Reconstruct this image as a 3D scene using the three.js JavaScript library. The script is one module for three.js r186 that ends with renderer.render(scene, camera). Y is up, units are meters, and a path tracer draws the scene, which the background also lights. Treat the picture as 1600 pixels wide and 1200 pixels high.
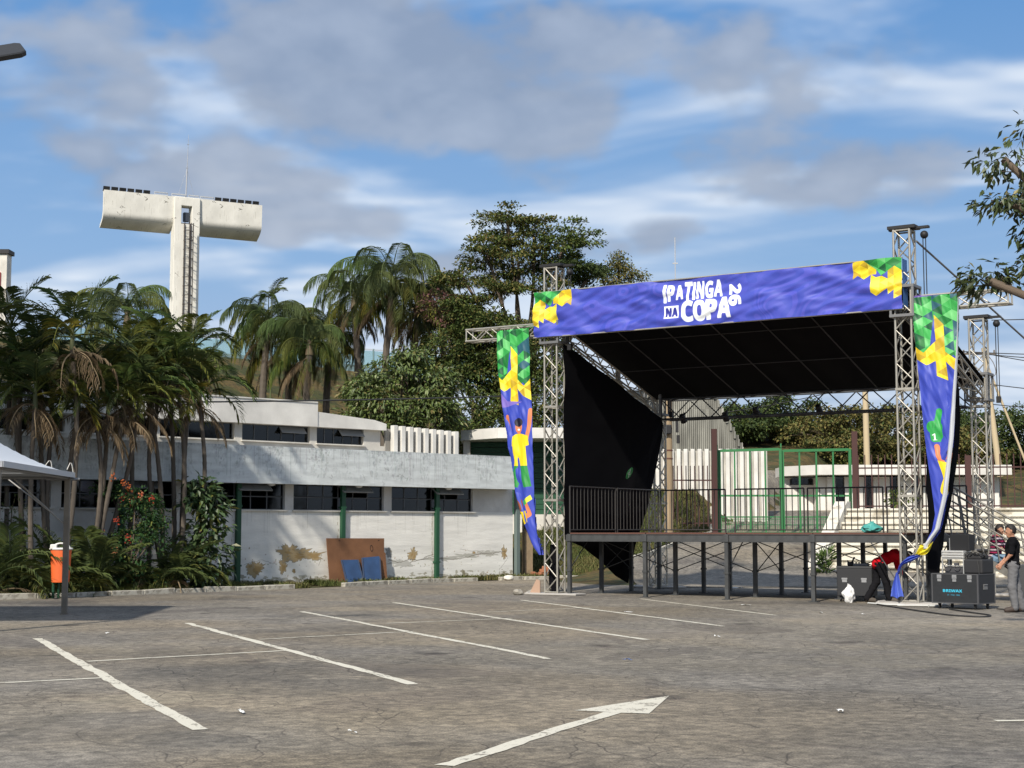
import * as THREE from 'three';
import { mergeGeometries, toCreasedNormals } from 'three/addons/utils/BufferGeometryUtils.js';
import { RoundedBoxGeometry } from 'three/addons/geometries/RoundedBoxGeometry.js';

// ---------- camera, sky, sun, exposure ----------
const scene = new THREE.Scene();
const camera = new THREE.PerspectiveCamera(28.03, 4 / 3, 0.1, 3000);
camera.position.set(0, 1.62, 0);
camera.rotation.set(0.09452, 0, 0);
const renderer = new THREE.WebGLRenderer({ antialias: true });
renderer.toneMapping = THREE.LinearToneMapping;
renderer.toneMappingExposure = 1.22;
renderer.shadowMap.enabled = true;

const SUN_AZ = 22 * Math.PI / 180, SUN_EL = 38 * Math.PI / 180;      // behind the camera, to the left
const toSun = new THREE.Vector3(-Math.sin(SUN_AZ) * Math.cos(SUN_EL), Math.sin(SUN_EL), Math.cos(SUN_AZ) * Math.cos(SUN_EL));
const sun = new THREE.DirectionalLight(new THREE.Color(1, 0.93, 0.82), 4.3);
sun.position.copy(toSun).multiplyScalar(150).add(new THREE.Vector3(0, 0, -45));
sun.target.position.set(0, 0, -45);
sun.castShadow = true; sun.shadow.radius = 4; sun.shadow.mapSize.set(4096, 4096);
Object.assign(sun.shadow.camera, { left: -60, right: 60, top: 60, bottom: -60, near: 1, far: 400 });
scene.add(sun, sun.target);

// ---------- noise ----------
function rng(seed) { let a = seed >>> 0; return () => { a = (a + 0x6D2B79F5) | 0; let t = Math.imul(a ^ (a >>> 15), 1 | a); t = (t + Math.imul(t ^ (t >>> 7), 61 | t)) ^ t; return ((t ^ (t >>> 14)) >>> 0) / 4294967296; }; }
const PERM = new Uint8Array(512), GR = new Float32Array(256);
{ const r = rng(77), p = [...Array(256).keys()]; for (let i = 255; i > 0; i--) { const j = Math.floor(r() * (i + 1)); [p[i], p[j]] = [p[j], p[i]]; } for (let i = 0; i < 512; i++) PERM[i] = p[i & 255]; for (let i = 0; i < 256; i++) GR[i] = r() * 2 - 1; }
const fade = (t) => t * t * (3 - 2 * t), clamp = (x, a = 0, b = 1) => Math.min(b, Math.max(a, x)), mix = (a, b, t) => a + (b - a) * t;
const sstep = (a, b, x) => fade(clamp((x - a) / (b - a)));
function vn3(x, y, z) {                                               // value noise, -1..1
  const i = Math.floor(x), j = Math.floor(y), k = Math.floor(z), u = fade(x - i), v = fade(y - j), w = fade(z - k), X = i & 255, Y = j & 255, Z = k & 255;
  const A = PERM[X] + Y, B = PERM[X + 1 & 255] + Y, h = (q, d) => GR[PERM[(PERM[q & 255] + Z + d) & 255]];
  const l = (d) => mix(mix(h(A, d), h(B, d), u), mix(h(A + 1, d), h(B + 1, d), u), v);
  return mix(l(0), l(1), w);
}
function fbm3(x, y, z, n) { let s = 0, a = 0.5, t = 0; for (let o = 0; o < n; o++) { s += a * vn3(x, y, z); t += a; a *= 0.5; x = x * 2.03 + 11.3; y = y * 2.03 + 5.7; z = z * 2.03 + 3.1; } return s / t; }
function pn2(x, y, per) {                                             // periodic value noise, 0..1
  const i = Math.floor(x), j = Math.floor(y), u = fade(x - i), v = fade(y - j), m = (a) => ((a % per) + per) % per;
  const h = (a, b) => GR[PERM[PERM[m(a) & 255] + (m(b) & 255)]] * 0.5 + 0.5;
  return mix(mix(h(i, j), h(i + 1, j), u), mix(h(i, j + 1), h(i + 1, j + 1), u), v);
}
function pfbm(u, v, per, n) { let s = 0, a = 0.5, t = 0; for (let o = 0; o < n; o++) { s += a * pn2(u * per, v * per, per); t += a; a *= 0.5; per *= 2; } return s / t; }

// ---------- sky: blue air, thin high cloud and soft grey cloud, the same all round ----------
{
  const W = 4096, H = 2048, data = new Float32Array(W * H * 4), D2R = Math.PI / 180;
  const clouds = [[-3.6, 17.4, 7.4, 3.0, 1], [-7.2, 16.6, 4.2, 2.4, .9], [1.2, 15.4, 3.2, 2.2, .8], [-14.8, 15.4, 4.0, 3.0, .55], [-12.6, 13.2, 3.8, 1.5, .5], [10.2, 16.6, 3.8, 1.8, .5], [11.8, 12.9, 4.6, 1.3, .6], [7.6, 13.6, 3.6, 1.0, .4], [-9.6, 12.4, 3.0, 1.0, .7], [-7.4, 11.3, 3.0, .75, .55], [5.6, 10.9, 1.7, .75, .6], [3.6, 10.6, 1.2, .6, .45], [-1.5, 9.6, 2.6, .6, .35]];
  const r = rng(2024);
  for (let k = 0; k < 110; k++) { const az = 23 + r() * 314, el = 5 + Math.pow(r(), 1.3) * 62, g = 1 + el / 30; clouds.push([az, el, (2.2 + r() * 5) * g, (0.8 + r() * 2.1) * g, .45 + r() * .5]); }
  const stops = [[0, .42, .50, .61], [5, .33, .44, .60], [10, .225, .375, .60], [19, .115, .265, .53], [40, .075, .19, .44], [90, .055, .15, .38]];
  const dens = new Float32Array(W);
  for (let j = H / 2; j < H; j++) {
    const el = ((j + .5) / H * 180 - 90), ce = Math.cos(el * D2R), se = Math.sin(el * D2R);
    let s = 0; while (s < stops.length - 2 && el > stops[s + 1][0]) s++;
    const t = (el - stops[s][0]) / (stops[s + 1][0] - stops[s][0]), base = [1, 2, 3].map((c) => mix(stops[s][c], stops[s + 1][c], t));
    dens.fill(0);
    for (const [ca, cel, rx, ry, a] of clouds) {
      const dy = (el - cel) / ry; if (dy < -1.9 || dy > 1.9) continue;
      const i0 = (ca - 1.9 * rx / ce) , i1 = (ca + 1.9 * rx / ce);
      for (let q = Math.floor((i0 + 180) / 360 * W); q <= Math.ceil((i1 + 180) / 360 * W); q++) {
        const i = ((q % W) + W) % W, dx = ((q + .5) / W * 360 - 180 - ca) * ce / rx, d = a * (1.15 - dx * dx - (dy > 0 ? dy * dy : dy * dy * 1.15));
        if (d > -2.2) dens[i] = Math.max(dens[i], d + 2.2);
      }
    }
    for (let i = 0; i < W; i++) {
      const az = ((i + .5) / W * 360 - 180) * D2R;                    // 0 = the camera's -z
      const x = Math.sin(az) * ce, z = -Math.cos(az) * ce, y = se, o = (j * W + ((i + W / 4 + W / 2) % W)) * 4;
      // high thin cloud, drawn out along the wind
      const q = 1 / (y + .16), px = x * q, pz = z * q, wx = fbm3(px * 1.1 + 3, pz * 1.1, 4.2, 3);
      const str = fbm3(px * 2.0 + pz * .5 + wx * 1.1, pz * 4.6 - px * .9 + wx, 9.1, 6), wide = fbm3(px * .8 + 7, pz * .9, 1.7, 3);
      let ci = sstep(-.22, .55, str * 1.35 + wide * .7 + .24);
      ci = clamp(ci * (.72 + .28 * vn3(px * 14, pz * 30, 2)) );
      const c = [mix(base[0], .66, ci * .86), mix(base[1], .72, ci * .86), mix(base[2], .80, ci * .86)];
      // low grey cloud
      let g = 0;
      if (dens[i] > 0) {
        const n = fbm3(x * 10 + 1, y * 20, z * 10, 7), n2 = fbm3(x * 34, y * 60 + 5, z * 34, 5);
        g = sstep(-.32, .6, dens[i] - 2.2 + n * 1.35 + n2 * .8 - .06);
        const lit = clamp(.12 + n2 * .5 + n * .45);
        const gc = [mix(.25, .48, lit * .75), mix(.30, .53, lit * .75), mix(.395, .62, lit * .75)];
        g *= .8;
        for (let k = 0; k < 3; k++) c[k] = mix(c[k], gc[k], g);
      }
      data[o] = c[0]; data[o + 1] = c[1]; data[o + 2] = c[2]; data[o + 3] = 1;
    }
  }
  for (let j = 0; j < H / 2; j++) for (let i = 0; i < W; i++) { const o = (j * W + i) * 4; data[o] = .2; data[o + 1] = .19; data[o + 2] = .17; data[o + 3] = 1; }
  const sky = new THREE.DataTexture(data, W, H, THREE.RGBAFormat, THREE.FloatType);
  sky.mapping = THREE.EquirectangularReflectionMapping; sky.magFilter = sky.minFilter = THREE.LinearFilter; sky.needsUpdate = true;
  scene.background = sky; scene.environment = sky;
}

// ---------- helpers ----------
const V = (x, y, z) => new THREE.Vector3(x, y, z), taken = new Map();
function numbered(name) { const n = taken.get(name) ?? 0; taken.set(name, n + 1); return n ? `${name}_${String(n).padStart(3, '0')}` : name; }
function tag(o, label, category, group, kind) { if (label) o.userData.label = label; if (category) o.userData.category = category; if (group) o.userData.group = group; if (kind) o.userData.kind = kind; return o; }
function thing(name, label, category, [x, y, z] = [0, 0, 0], turn = 0, group) {
  const o = new THREE.Group(); o.name = numbered(name); o.position.set(x, y, z); o.rotation.y = turn; scene.add(o); return tag(o, label, category, group);
}
function part(name, geo, mat, parent, kind) { const m = new THREE.Mesh(geo, mat); m.name = name; parent.add(m); if (kind) m.userData.kind = kind; return m; }
function solo(name, geo, mat, label, category, group) { const m = new THREE.Mesh(geo, mat); m.name = numbered(name); scene.add(m); return tag(m, label, category, group); }
function struct(name, geo, mat) { const m = new THREE.Mesh(geo, mat); m.name = numbered(name); m.userData.kind = 'structure'; scene.add(m); return m; }
const flat = (g) => { const r = g.index ? g.toNonIndexed() : g; for (const k of Object.keys(r.attributes)) if (!['position', 'normal', 'uv', 'color'].includes(k)) r.deleteAttribute(k); return r; };
const merge = (list) => mergeGeometries(list.map(flat), false);
function muv(geo, s = 1) {                                            // uv in metres, by the way each face points
  const g = flat(geo), p = g.attributes.position, n = g.attributes.normal, uv = new Float32Array(p.count * 2);
  for (let i = 0; i < p.count; i++) {
    const ax = Math.abs(n.getX(i)), ay = Math.abs(n.getY(i)), az = Math.abs(n.getZ(i));
    const [u, v] = ay > ax && ay > az ? [p.getX(i), p.getZ(i)] : ax > az ? [p.getZ(i), p.getY(i)] : [p.getX(i), p.getY(i)];
    uv[2 * i] = u * s; uv[2 * i + 1] = v * s;
  }
  g.setAttribute('uv', new THREE.BufferAttribute(uv, 2)); return g;
}
const box = (w, h, d, x = 0, y = 0, z = 0, ry = 0) => { const g = new THREE.BoxGeometry(w, h, d); if (ry) g.rotateY(ry); return g.translate(x, y, z); };
const span = (x0, x1, y0, y1, z0, z1) => box(x1 - x0, y1 - y0, z1 - z0, (x0 + x1) / 2, (y0 + y1) / 2, (z0 + z1) / 2);
const rbox = (w, h, d, r, x = 0, y = 0, z = 0) => new RoundedBoxGeometry(w, h, d, 2, r).translate(x, y, z);
function aim(g, a, b) {                                               // lays a unit-long geometry along y from a to b
  const A = V(...a), B = V(...b), d = B.clone().sub(A), q = new THREE.Quaternion().setFromUnitVectors(V(0, 1, 0), d.clone().normalize());
  return g.applyMatrix4(new THREE.Matrix4().compose(A.add(B).multiplyScalar(.5), q, V(1, d.length(), 1)));
}
const bar = (a, b, r, seg = 8, r2 = r) => aim(new THREE.CylinderGeometry(r2, r, 1, seg, 1), a, b);
const beam = (a, b, w, h = w) => aim(new THREE.BoxGeometry(w, 1, h), a, b);
const tube = (pts, r, n = 24, seg = 6) => new THREE.TubeGeometry(new THREE.CatmullRomCurve3(pts.map((p) => V(...p))), n, r, seg);
function aimMesh(m, a, b) { const A = V(...a), B = V(...b), d = B.clone().sub(A); m.quaternion.setFromUnitVectors(V(0, 1, 0), d.clone().normalize()); m.scale.set(1, d.length(), 1); m.position.copy(A.add(B).multiplyScalar(.5)); return m; }
function sheet(nu, nv, f, two = false) {                              // grid of points f(u, v) -> [x, y, z]
  const pos = [], uv = [], idx = [];
  for (let j = 0; j <= nv; j++) for (let i = 0; i <= nu; i++) { pos.push(...f(i / nu, j / nv)); uv.push(i / nu, j / nv); }
  for (let j = 0; j < nv; j++) for (let i = 0; i < nu; i++) { const a = j * (nu + 1) + i, b = a + 1, c = a + nu + 1, d = c + 1; idx.push(a, b, d, a, d, c); }
  const g = new THREE.BufferGeometry(); g.setAttribute('position', new THREE.Float32BufferAttribute(pos, 3)); g.setAttribute('uv', new THREE.Float32BufferAttribute(uv, 2)); g.setIndex(idx); g.computeVertexNormals(); return g;
}
function poly(pts, depth, bevel = 0) { const s = new THREE.Shape(pts.map(([x, y]) => new THREE.Vector2(x, y))); return new THREE.ExtrudeGeometry(s, { depth, bevelEnabled: bevel > 0, bevelSize: bevel, bevelThickness: bevel, bevelSegments: 1, steps: 1 }); }

// ---------- textures and materials ----------
const lin = (r, g, b) => new THREE.Color().setRGB(r, g, b);
const std = (c, rough = .8, more = {}) => new THREE.MeshStandardMaterial({ color: Array.isArray(c) ? lin(...c) : new THREE.Color(c), roughness: rough, ...more });
function canvasTex(w, h, draw, srgb = true) {
  const c = document.createElement('canvas'); c.width = w; c.height = h; draw(c.getContext('2d'), w, h);
  const t = new THREE.CanvasTexture(c); if (srgb) t.colorSpace = THREE.SRGBColorSpace; t.wrapS = t.wrapT = THREE.RepeatWrapping; t.anisotropy = 8; return t;
}
function again(t, rx, ry = rx, ox = 0, oy = 0) { const c = t.clone(); c.repeat.set(rx, ry); c.offset.set(ox, oy); c.needsUpdate = true; return c; }
function pixels(ctx, w, h, f) { const im = ctx.createImageData(w, h), d = im.data; for (let j = 0; j < h; j++) for (let i = 0; i < w; i++) { const c = f(i / w, j / h, i, j), o = (j * w + i) * 4; d[o] = c[0]; d[o + 1] = c[1]; d[o + 2] = c[2]; d[o + 3] = 255; } ctx.putImageData(im, 0, 0); }
const grainTex = canvasTex(512, 512, (x, w, h) => { const r = rng(5); pixels(x, w, h, (u, v) => { const n = 128 + (pfbm(u, v, 8, 6) - .5) * 210 + (r() - .5) * 40; return [n, n, n]; }); }, false);
const stainTex = canvasTex(512, 512, (x, w, h) => { const r = rng(6); pixels(x, w, h, (u, v) => { const n = 232 + (pfbm(u, v, 4, 6) - .5) * 80 + (r() - .5) * 14; return [n, n * .992, n * .975]; }); });
const bump = (s, k) => ({ bumpMap: again(grainTex, s), bumpScale: k });
const M = {
  alu: std([.52, .50, .45], .42, { metalness: .55, map: again(stainTex, 2), ...bump(3, .001) }),
  aluDark: std([.20, .20, .20], .5, { metalness: .5 }),
  steel: std([.085, .09, .095], .55, { metalness: .35, map: again(stainTex, 1.4), ...bump(2, .002) }),
  black: std([.012, .012, .013], .6), blackCloth: new THREE.MeshPhysicalMaterial({ color: lin(.006, .006, .0075), roughness: 1, specularIntensity: .12, side: THREE.DoubleSide }),
  rust: std([.11, .045, .03], .8, bump(2, .002)), maroon: std([.055, .02, .017], .75),
  white: std([.78, .76, .71], .8, { map: again(stainTex, .35), ...bump(1.5, .004) }),
  brightWhite: std([.83, .82, .79], .75, { map: again(stainTex, .3) }),
  green: std([.03, .17, .055], .55), darkGreen: std([.012, .07, .032], .5),
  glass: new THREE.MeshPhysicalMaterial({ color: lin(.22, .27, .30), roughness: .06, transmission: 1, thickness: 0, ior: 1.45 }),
  concrete: std([.36, .34, .30], .9, { map: again(stainTex, .5), ...bump(2, .006) }),
  wood: std([.36, .27, .17], .85, { map: again(stainTex, 1.5), ...bump(3, .003) }),
  brick: std([.36, .15, .075], .9, bump(6, .004)),
  bark: std([.15, .115, .085], .95, bump(3, .012)),
  wire: std([.03, .03, .03], .7),
};

// ---------- ground ----------
function hill(x, z) {                                                 // height of the land
  const d = -z;
  if (d < 40 || Math.abs(x) > 400) return d > 120 && Math.abs(x) > 60 ? 3 : -.03;
  // behind the white building: a bank up to the stadium terrace, falling off to the right
  const back = (x + 7.92) * .669 - (-44.32 - z) * .743;              // metres in front of the wall (positive = towards the camera)
  const e = -back;
  const bank = 10.3 * sstep(13, 37, e) * sstep(3.5, -7, x - (d - 70) * .02) + 1.2 * sstep(.5, 6, e) * sstep(8, -2, x);
  // right: ramp up to the gate, then a slope with trees
  const ramp = 1.5 * sstep(44, 62, d) * sstep(1.0, 4.2, x);
  const right = 0.85 * sstep(52, 57, d) * sstep(.6, 1.8, x - 10.2 - (d - 50) * .5) * sstep(66, 60, d) + .9 * sstep(60, 66, d) * sstep(2, 8, x) + 4.2 * sstep(66, 100, d) * sstep(0, 12, x);
  const kx = 4.4 + (d - 52.3) * .44, verge = 1.35 * sstep(51, 62, d) * sstep(kx - .15, kx - 1.6, x) * sstep(-1.5, 1.5, x);
  return -.03 + bank + ramp + right + verge + (d > 46 ? .05 * fbm3(x * .5, z * .5, 1, 3) * sstep(46, 52, d) : 0);
}
const grassTex = canvasTex(512, 512, (c, w, h) => { const r = rng(9); pixels(c, w, h, (u, v) => { const a = pfbm(u, v, 6, 5), b = pfbm(u + .3, v, 24, 3), k = .75 + (r() - .5) * .35, dry = sstep(.42, .62, a); return [mix(92, 138, dry) * k * (.7 + b * .6), mix(98, 118, dry) * k * (.7 + b * .6), mix(46, 66, dry) * k * (.7 + b * .6)]; }); });
{
  const xs = [], zs = [], grade = (list, a, b, step) => { for (let q = a; q < b; q += step) list.push(q); };
  grade(xs, -900, -70, 90); grade(xs, -70, -24, 4); grade(xs, -24, 34, .9); grade(xs, 34, 80, 4); grade(xs, 80, 901, 90);
  grade(zs, -1500, -180, 110); grade(zs, -180, -110, 6); grade(zs, -110, -40, .9); grade(zs, -40, 10, 10); grade(zs, 10, 200, 45);
  const pos = [], uv = [], idx = [];
  for (const z of zs) for (const x of xs) { pos.push(x, hill(x, z), z); uv.push(x / 4, z / 4); }
  const n = xs.length;
  for (let j = 0; j < zs.length - 1; j++) for (let i = 0; i < n - 1; i++) { const a = j * n + i; idx.push(a, a + n, a + 1, a + 1, a + n, a + n + 1); }
  const g = new THREE.BufferGeometry(); g.setAttribute('position', new THREE.Float32BufferAttribute(pos, 3)); g.setAttribute('uv', new THREE.Float32BufferAttribute(uv, 2)); g.setIndex(idx); g.computeVertexNormals();
  struct('ground', g, std([.62, .60, .5], 1, { map: grassTex, bumpMap: again(grainTex, 2), bumpScale: .05 }));
}
// asphalt: aggregate, dust, darker patches and a net of cracks
const asphaltTex = canvasTex(2048, 2048, (c, w, h) => {
  const r = rng(31);
  pixels(c, w, h, (u, v) => {
    const a = pfbm(u, v, 5, 5), b = pfbm(u + .37, v + .11, 3, 4), f = pfbm(u, v, 120, 2), s = pfbm(u * 1, v, 24, 3);
    const f2 = pfbm(u + .2, v + .6, 250, 1), k = (.80 + (a - .5) * .30 + (f - .5) * .16 + (f2 - .5) * .26 + (s - .5) * .10 + (r() - .5) * .38) * 146, warm = sstep(.42, .62, b);
    return [k * mix(.995, 1.05, warm), k * mix(.965, .985, warm), k * mix(.91, .87, warm)];
  });
  c.lineCap = 'round'; c.lineJoin = 'round';
  const crack = (x, y, ang, len, wd, al) => {
    const pts = [[x, y]]; for (let i = 0; i < len; i++) { ang += (r() - .5) * .95; x += Math.cos(ang) * 13; y += Math.sin(ang) * 13; pts.push([x, y]); if (r() < .12 && len > 8) crack(x, y, ang + (r() < .5 ? 1 : -1) * (.7 + r() * .8), len * .45 | 0, wd * .8, al); }
    for (const ox of [0, w, -w]) for (const oy of [0, h, -h]) { c.strokeStyle = `rgba(38,34,31,${al})`; c.lineWidth = wd; c.beginPath(); pts.forEach(([a, b], i) => i ? c.lineTo(a + ox, b + oy) : c.moveTo(a + ox, b + oy)); c.stroke(); }
  };
  for (let k = 0; k < 210; k++) crack(r() * w, r() * h, r() < .75 ? (r() - .5) * .7 + (r() < .5 ? 3.14 : 0) : r() * 6.3, 6 + r() * 26, .8 + r() * 1.2, .22 + r() * .36);
  for (let k = 0; k < 30; k++) { const x = r() * w, y = r() * h; for (let q = 0; q < 18; q++) crack(x + (r() - .5) * 330, y + (r() - .5) * 230, r() * 6.3, 4 + r() * 8, .9 + r() * .8, .28 + r() * .34); }
  for (let k = 0; k < 34; k++) { const x = 60 + r() * (w - 120), y = 60 + r() * (h - 120), R = 8 + r() * 26; for (let q = 0; q < 14; q++) { c.fillStyle = `rgba(30,27,25,${.05 + r() * .09})`; c.beginPath(); c.ellipse(x + (r() - .5) * R * 1.6, y + (r() - .5) * R * 1.6, R * (.25 + r() * .6), R * (.2 + r() * .5), r() * 3, 0, 6.3); c.fill(); } }
  for (let k = 0; k < 26; k++) { let x = r() * w, y = r() * h, a = r() * 6.3; c.strokeStyle = `rgba(40,37,34,${.06 + r() * .1})`; c.lineWidth = 12 + r() * 10; c.setLineDash([3 + r() * 8, 2 + r() * 3]); c.beginPath(); c.moveTo(x, y); for (let q = 0; q < 14; q++) { a += (r() - .5) * .12; x += Math.cos(a) * 30; y += Math.sin(a) * 30; c.lineTo(x, y); } c.stroke(); c.setLineDash([]); }
  for (let k = 0; k < 40; k++) { const x = r() * w, y = r() * h, W = 60 + r() * 150, Hh = 40 + r() * 90; c.save(); c.translate(x, y); c.rotate(r() * 3); c.fillStyle = r() < .5 ? `rgba(52,50,49,${.1 + r() * .14})` : `rgba(168,158,140,${.08 + r() * .12})`; c.beginPath(); for (let q = 0; q < 22; q++) { const t = q / 22 * 6.283, m = .8 + .35 * r(); c.lineTo(Math.cos(t) * W * m, Math.sin(t) * Hh * m); } c.fill(); c.restore(); }
  for (let k = 0; k < 2600; k++) { c.fillStyle = r() < .6 ? 'rgba(30,27,25,.55)' : 'rgba(190,182,168,.5)'; c.beginPath(); c.ellipse(r() * w, r() * h, .6 + r() * 2, .6 + r() * 1.4, r() * 3, 0, 6.3); c.fill(); }
});
const asphaltMat = std([.98, .94, .885], .93, { map: again(asphaltTex, 1 / 17), bumpMap: again(grainTex, 1.6), bumpScale: .010, vertexColors: true });
const stainAt = [[-3.4, -18.0, 1.15, .9], [-4.4, -20.6, .9, .7], [-3.1, -24.4, 1.2, .5], [-1.9, -26.0, .9, .45], [.6, -28.6, 1.6, .4], [-9, -34.2, 3.5, .5], [-1.2, -18.3, .9, .4], [3.2, -11.6, 1.2, .35], [4.2, -18.5, 1.6, .25]];
const dustAt = [[1.2, -20, 3.5, .8], [6, -25, 5, .7], [-1, -12.5, 2.5, .5], [3.5, -33, 3, .6], [-5, -14, 2, .4]];
function paved(g) {                                                   // worn patches of older, darker asphalt and of pale dust
  const p = g.attributes.position, c = new Float32Array(p.count * 3);
  for (let i = 0; i < p.count; i++) {
    const x = p.getX(i), z = p.getZ(i), n = fbm3(x * 1.3, 0, z * 1.3, 4), n2 = fbm3(x * .22, 3, z * .22, 3);
    let k = 1 + n2 * .14, w = 0;
    for (const [a, b, r, s] of stainAt) k -= .34 * s * sstep(1.15, .75, Math.hypot(x - a, (z - b) * .8) / r + n * .5);
    for (const [a, b, r, s] of dustAt) w += s * sstep(1.3, .3, Math.hypot(x - a, z - b) / r + n * .6);
    w = Math.min(w, 1); c[3 * i] = k * (1 + .06 * w); c[3 * i + 1] = k * (1 + .03 * w); c[3 * i + 2] = k * (1 - .06 * w);
  }
  g.setAttribute('color', new THREE.BufferAttribute(c, 3)); const uv = new Float32Array(p.count * 2); for (let i = 0; i < p.count; i++) { uv[2 * i] = p.getX(i); uv[2 * i + 1] = p.getZ(i); }
  g.setAttribute('uv', new THREE.BufferAttribute(uv, 2)); return g;
}
const kerbLine = [[-30, -14], [-22, -24.3], [-15.5, -32.4], [-11.94, -36.3], [-10.38, -37.75], [-8.71, -39.86], [-6.92, -41.9], [-5.62, -43.3], [-3.83, -46.0], [-2.01, -48.3], [0, -50.2], [1.3, -51.0], [2.6, -50.9], [3.6, -51.3], [4.4, -52.3], [6.05, -56], [7.7, -59.6], [8.1, -62.5]];
function kerbAt(x) { for (let i = 0; i < kerbLine.length - 1; i++) { const [a, b] = kerbLine[i], [c, d] = kerbLine[i + 1]; if (x >= a && x <= c) return mix(b, d, (x - a) / (c - a)); } return x < -30 ? -14 : -62.5; }
const lot = struct('parking_lot', paved(sheet(260, 150, (u, v) => {
  const x = u < .08 ? mix(-30, -13.5, u / .08) : u > .95 ? mix(19, 60, (u - .95) / .05) : mix(-13.5, 19, (u - .08) / .87);
  const far = x > 4.25 ? -46.5 : Math.max(kerbAt(x), -51.5), t = 1 - v, z = mix(12, far, Math.pow(t, .85)); return [x, x > 4 ? 0 : 0, z];
})), asphaltMat);
{ // the road climbing behind the stage to the gate
  const g = sheet(40, 50, (u, v) => { const z = mix(-43.8, -75, 1 - v), x0 = z > -51.7 ? 3.6 : kerbAtZ(z), x = mix(x0 + .05, z > -49.5 ? 40 : 10.4 + (-z - 49.5) * .42, u); return [x, Math.max(.004, hill(x, z) + .05), z]; });
  struct('access_road', paved(g), asphaltMat);
}
function kerbAtZ(z) { for (let i = 12; i < kerbLine.length - 1; i++) { const [a, b] = kerbLine[i], [c, d] = kerbLine[i + 1]; if (z <= b && z >= d) return mix(a, c, (z - b) / (d - b)); } return 8.1 - (z + 62.5) * .1; }
// kerb stones, painted white and worn
{
  const kerbTex = canvasTex(512, 512, (c, w, h) => { const r = rng(12); pixels(c, w, h, (u, v) => { const n = pfbm(u, v, 10, 5), k = .6 * sstep(.52, .72, n + (r() - .5) * .2); const g = .9 + (r() - .5) * .1; return [mix(205, 118, k) * g, mix(200, 110, k) * g, mix(185, 98, k) * g]; }); });
  const mat = std([.95, .95, .95], .9, { map: kerbTex, ...bump(4, .008) }), root = new THREE.Group(); root.name = 'kerb'; root.userData.kind = 'structure'; scene.add(root);
  const r = rng(4), stones = [0, 1, 2].map((k) => { const g = muv(rbox(.99, .3, .16, .02)); const p = g.attributes.position; for (let i = 0; i < p.count; i++) p.setXYZ(i, p.getX(i), p.getY(i) + .012 * fbm3(p.getX(i) * 4 + k * 9, p.getY(i) * 4, p.getZ(i) * 4, 2), p.getZ(i) + .012 * fbm3(p.getX(i) * 5, k * 7, p.getY(i) * 5, 2)); return g; });
  let carry = 0;
  for (let i = 1; i < kerbLine.length - 1; i++) {
    const [a, b] = kerbLine[i], [c, d] = kerbLine[i + 1], L = Math.hypot(c - a, d - b);
    for (let q = carry; q < L; q += 1) {
      const t = q / L, x = mix(a, c, t), z = mix(b, d, t); if (x > -.9 && x < -.1 || (x > -5.9 && x < -5.0 && r() < .8)) continue;
      const m = part('kerb_stone', stones[i * 3 % 3 ? 1 : (q * 7 | 0) % 3], mat, root), up = i > 12 ? Math.max(0, hill(x, z) + .06) : 0; m.position.set(x, .0 + up - .02 - r() * .02, z); m.rotation.set((r() - .5) * .05, -Math.atan2(d - b, c - a) + (r() - .5) * .03, i > 12 ? Math.atan2(hill(c, d) - hill(a, b), L) : (r() - .5) * .015); carry = q + 1 - L;
    }
  }
}
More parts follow.
